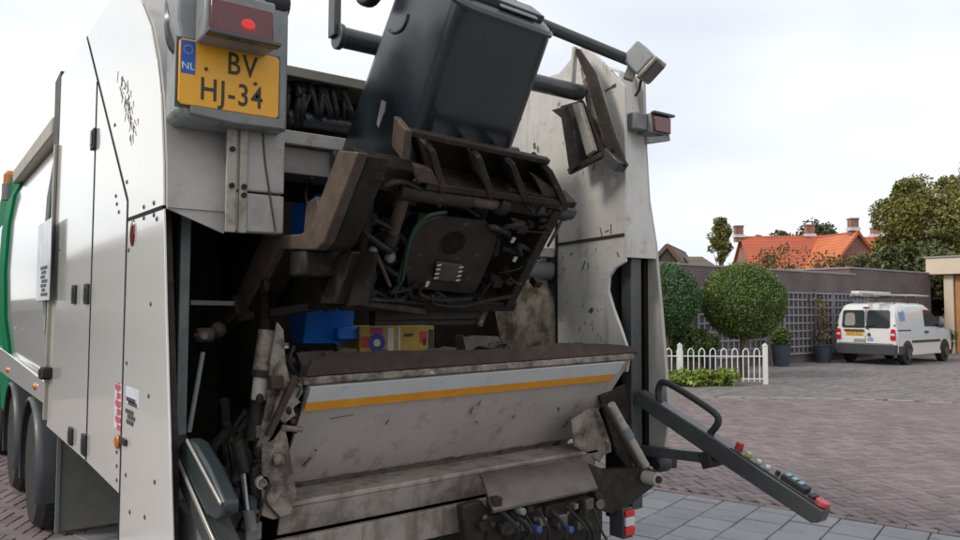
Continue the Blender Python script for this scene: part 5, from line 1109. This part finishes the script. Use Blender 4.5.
B(MB().bar(hit(240, 318, 0, XA-.02), LPt(352, 301, .06), .045, .035), 'lower_link', 'dark', bevel=.006); B(MB().bar(LPt(350, 301, .06), LPt(424, 312, .05), .04, .03), 'lower_link', 'dark', bevel=.006)
B(MB().bar(hit(214, 332, 0, XA-.05), hit(246, 304, 0, XA), .10, .09), 'arm_root', 'dark', bevel=.01); B(MB().bar(hit(228, 318, 0, XA-.02), hit(206, 352, 0, XA-.05), .08, .05), 'arm_root', 'dark', bevel=.01); B(MB().bar(hit(222, 320, 0, XA), hit(214, 384, 0, XA+.04), .09, .05), 'arm_link', 'dark', bevel=.01)
q = hit(262, 286, 0, XA-.012); B(MB().cyl(q, q+Vector((.02, 0, 0)), .03, 14), 'arm_bolt', 'dark', bevel=.003)
B(MB().prism([yz(px, py, XA+.03) for px, py in ((306, 202), (316, 196), (322, 214), (312, 234), (303, 234))], 0, XA+.03, XA+.06), 'arm_pad', 'brown', bevel=.006)
B(MB().tube([hit(312, 178, 0, XA+.2), hit(306, 190, 0, XA+.2), hit(308, 206, 0, XA+.2), hit(318, 212, 0, XA+.2)], .006, 6), 'hose', 'hose')
lo_a, lo_b = LPt(388, 314, -.10), LPt(482, 314, -.10); lo_b.z = lo_a.z = (lo_a.z+lo_b.z)/2
B(MB().bar(pz(372, 313, 2.86), pz(478, 312, 2.86), .06, .065), 'lower_bar', 'comb', bevel=.006); B(MB().bar(pz(372, 323.5, 2.87), pz(480, 322, 2.87), .05, .02), 'lower_bar_lip', 'dark'); B(MB().bar(pz(478, 326, 2.84), pz(488, 300, 2.84), .03, .03), 'lower_bar_stay', 'brown', bevel=.004)
B(MB().tube([hit(566, 212, 0, 2.3), hit(556, 232, 0, 2.33), hit(548, 246, 0, 2.38)], .008, 6), 'release_rod', 'steelgrey')

# ------------------------------------------------------------------ the tipped wheelie bin
wf = -.075                                                   # bin front face, in lift coordinates
bl_, br_ = lst(423, 123, wf), lst(521, 143, wf); tl_, tr_ = lst(463, 0, wf), lst(560.5, 32, wf)
binv = thing('wheelie_bin', 'dark blue grey wheelie bin with blue lid tipped upside down on the truck\'s lift', 'bin', LW((tl_[0]+tr_[0])/2, (tl_[1]+tr_[1])/2, wf-.25), world=True)
cb0 = ((bl_[0]+br_[0])/2, (bl_[1]+br_[1])/2); ct0 = ((tl_[0]+tr_[0])/2, (tl_[1]+tr_[1])/2)
hwb, hwt = (br_[0]-bl_[0])/2, (tr_[0]-tl_[0])/2
ax_t = ct0[1]-cb0[1]; print('BIN half widths', hwb, hwt, 'visible length', ax_t)
def bin_ring(f, off=0, sm=.075):
    """cross-section at fraction f along the visible axis (0 = comb, 1 = base)"""
    s_ = cb0[0]+(ct0[0]-cb0[0])*f; t = cb0[1]+ax_t*f; hw_ = hwb+(hwt-hwb)*f+off; dp = .62-.12*(f+.9)/1.9; pts = []
    for cx, cy, a0 in ((hw_-sm, -sm+off, 0), (-hw_+sm, -sm+off, 90), (-hw_+sm, -dp+sm-off, 180), (hw_-sm, -dp+sm-off, 270)):
        for k in range(6): a = R(a0+k*18); pts.append(LW(s_+cx+sm*math.cos(a), t, wf+cy+sm*math.sin(a)))
    return pts
def loft(rings, cap0=True, cap1=True):
    n = len(rings[0]); v = [p for r_ in rings for p in r_]; f = []
    for i in range(len(rings)-1):
        for k in range(n): f.append((i*n+k, i*n+(k+1) % n, (i+1)*n+(k+1) % n, (i+1)*n+k))
    if cap0: f.append(tuple(range(n)))
    if cap1: f.append(tuple(range((len(rings)-1)*n, len(rings)*n)))
    return MB().poly(v, f)
f_rim = -1.05
loft([bin_ring(f_rim), bin_ring(-.5), bin_ring(0), bin_ring(.5), bin_ring(.9), bin_ring(.975, -.004), bin_ring(1.0, -.022)]).build('shell', M['bin'], binv, sharp=40)
loft([bin_ring(f_rim-.10, .03), bin_ring(f_rim, .03)]).build('rim', M['bin'], binv, .006)
loft([bin_ring(.93, .004), bin_ring(.955, .006), bin_ring(.98, .0)], False, False).build('base_band', M['bin'], binv)
dpb = .50
bc0 = lambda s_, t, w: LW(ct0[0]+s_, ct0[1]+t, wf+w)
MB().bar(bc0(-hwt*.75, .012, -.10), bc0(hwt*.75, .012, -.10), .10, .03, up=VL).build('base_rib', M['bin'], binv, .004); MB().bar(bc0(-hwt*.75, .012, -.30), bc0(hwt*.75, .012, -.30), .10, .03, up=VL).build('base_rib', M['bin'], binv, .004)
MB().bar(bc0(-hwt*.2, .0145, -.055), bc0(hwt*.55, .0145, -.055), .05, .006, up=VL).build('base_mark', M['whitelens'], binv)
wq = hitp(371, -19, LW(ct0[0]-hwt-.03, 0, 0), SLx)-LW(ct0[0], ct0[1], wf); wt, ww = wq.dot(VL), wq.dot(NL); print('WHEEL', wt, ww)
for s_ in (-1, 1):
    a, b = bc0(s_*(hwt+.005), wt, ww), bc0(s_*(hwt+.055), wt, ww); w_ = MB().cyl(a, b, .10, 22).build('wheel', M['rubber'], binv, .012); MB().cyl(b, b+SLx*(s_*.006), .04, 14).build('hub', M['bin'], w_)
MB().cyl(bc0(-hwt, wt, ww), bc0(hwt, wt, ww), .012, 10).build('axle', M['chrome'], binv)
# wheel-arch scoop on the left face, worn sticker, handle
def side_pt(px, py, o_=.001): return hitp(px, py, LW(cb0[0]-hwb-o_, cb0[1], 0), (SLx-VL*((ct0[0]-cb0[0]+hwb-hwt)/ax_t)).normalized())
q0 = side_pt
pts = [q0(px, py) for px, py in ((389, 30), (394, 33), (401, 30), (406, 22), (408, 14))]; MB().tube(pts, .006, 6).build('moulded_edge', M['bin'], binv)
stk = [side_pt(px, py) for px, py in ((382, 100), (386, 102), (385, 112), (383, 116), (379, 128), (377, 124), (379, 114))]
MB().poly(stk+[v-SLx*.002 for v in stk], [tuple(range(7)), tuple(range(7, 14))]+[(i, (i+1) % 7, 7+(i+1) % 7, 7+i) for i in range(7)]).build('worn_sticker', M['coping'], binv)
# lid: hangs open into the hopper from the hinge at the far rim
ft = cb0[1]+ax_t*f_rim; hz = LW(cb0[0], ft, wf-.64); lx0, lx1 = hit(299, 330, 1, 3.42).x, hit(299, 330, 1, 3.42).x+.29
zb_, zt_ = hit(300, 343, 1, 3.42).z, hit(300, 193, 1, 3.42).z
rows = []
for k in range(7):
    t = k/6; z = zt_+(zb_-zt_)*t; bow = .05*math.sin(math.pi*t)
    rows.append([(lx0+(.03 if k in (0, 6) else 0), 3.50-bow+.04, z), (lx0+.03, 3.42-bow, z), (lx0+.10, 3.40-bow, z), (lx1-.10, 3.40-bow, z), (lx1-.03, 3.42-bow, z), (lx1, 3.50-bow+.04, z)])
MB().sheet(rows, .012).build('lid', M['bluelid'], binv, sharp=50)
MB().cyl((lx0+.02, 3.47, zt_+.01), (lx1-.02, 3.47, zt_+.01), .018, 10).build('lid_hinge', M['bluelid'], binv)
MB().box(lx0+.16, lx0+.30, 3.34, 3.385, zb_+.01, zb_+.075).build('lid_grip', M['bluelid'], binv, .012)

# ------------------------------------------------------------------ rubbish in the hopper
cY = 3.30; a, b = pz(362, 357, cY), pz(434, 325, cY); cw = b.x-a.x; zc0, zc1 = zl-.12, pz(400, 326, cY).z
box = thing('cardboard_box', 'yellow printed cardboard pack lying in the hopper mouth', 'box', (a.x+cw/2, cY+.1, zc0), R(-4))
MB().box(-cw/2, cw/2, -.1, .1, 0, zc1-zc0).build('carton', mat('yellow_card', (.40, .26, .035), .55, var=.15, vs=20, grime=((.2, .16, .12), .52, .8, 14)), box, .004)
hh = zc1-zc0; Pm = {k: mat('print_'+k, c, .5, var=.1, vs=30) for k, c in dict(blue=(.03, .04, .22), red=(.42, .03, .03), white=(.5, .5, .5), pink=(.35, .03, .18), dark=(.02, .02, .03)).items()}
fw = lambda u: -cw/2+cw*u
for u0, u1, v0, v1, m in ((.02, .12, .45, .75, 'red'), (.14, .30, .80, .97, 'pink'), (.36, .44, .25, .95, 'white'), (.50, .53, .2, .97, 'white'), (.58, .70, .72, .80, 'dark'), (.64, .86, .15, .34, 'white'), (.55, .62, .10, .25, 'red'), (.80, .90, .55, .85, 'red'), (.84, .88, .48, .66, 'dark'), (.28, .36, .12, .40, 'blue'), (.92, .99, .1, .9, 'dark')):
    MB().box(fw(u0), fw(u1), -.1022, -.1004, hh*(.3+.7*v0), hh*(.3+.7*v1)).build('print_patch', Pm[m], box)
MB().cyl((fw(.22), -.1004, hh*.70), (fw(.22), -.1024, hh*.70), hh*.17, 18).build('print_disc', Pm['blue'], box); MB().cyl((fw(.22), -.1025, hh*.70), (fw(.22), -.1034, hh*.70), hh*.07, 12).build('print_disc', Pm['white'], box)
rr = random.Random(4); papc = mat('crumpled_grey_card', (.11, .098, .085), .7, var=.3, vs=12)
for k, (px, lb) in enumerate(((318, 'crumpled grey card leaning at the left end of the hopper'), (342, 'torn grey card scrap just left of the yellow pack'), (446, 'dark crushed card right of the yellow pack'))):
    c = pz(px, 356, 3.22); rows = [[Vector((c.x+(j-2)*.045+.01*rr.uniform(-1, 1), c.y+.03*rr.uniform(-1, 1), zl-.15+i*.065+.01*rr.uniform(-1, 1))) for j in range(5)] for i in range(4)]
    o = MB().sheet([[p-Vector((c.x, c.y, zl-.1)) for p in r_] for r_ in rows], .004).build('card_scrap', papc, None, loc=(c.x, c.y, zl-.1), sharp=20); tag(o, lb, 'cardboard', 'card scraps in the hopper')

rr = random.Random(17); Q = {'grey': papc, 'brown': mat('wet_brown_card', (.13, .085, .05), .75, var=.3, vs=10), 'pale': mat('dirty_pale_paper', (.27, .25, .22), .7, var=.25, vs=12), 'dark': mat('black_bag_film', (.02, .02, .022), .35, var=.2)}
for key, cnt in (('grey', 26), ('brown', 22), ('pale', 9), ('dark', 12)):
    mb = MB()
    for k in range(cnt):
        c = Vector((rr.uniform(1.2, 2.75), rr.uniform(3.12, 3.55), 0)); c.z = zl-.17+.12*rr.random()+.25*(c.y-3.12); sz = rr.uniform(.04, .13)
        q_ = Matrix.Rotation(rr.uniform(0, 6.3), 3, 'Z') @ Matrix.Rotation(rr.uniform(.3, 1.5), 3, 'X')
        rows = [[c+q_ @ Vector(((i-1.5)*sz*.6+.015*rr.uniform(-1, 1), (j-1.5)*sz*.5+.015*rr.uniform(-1, 1), .02*rr.uniform(-1, 1))) for j in range(4)] for i in range(4)]
        mb.sheet(rows, .003)
    tag(mb.build('loose_rubbish', Q[key], None, sharp=15), {'grey': 'loose crumpled grey card lying behind the hopper lip', 'brown': 'wet brown cardboard scraps heaped in the hopper', 'pale': 'dirty pale paper sheets crumpled in the hopper', 'dark': 'black plastic film scraps in the hopper'}[key], 'rubbish', kind='stuff')
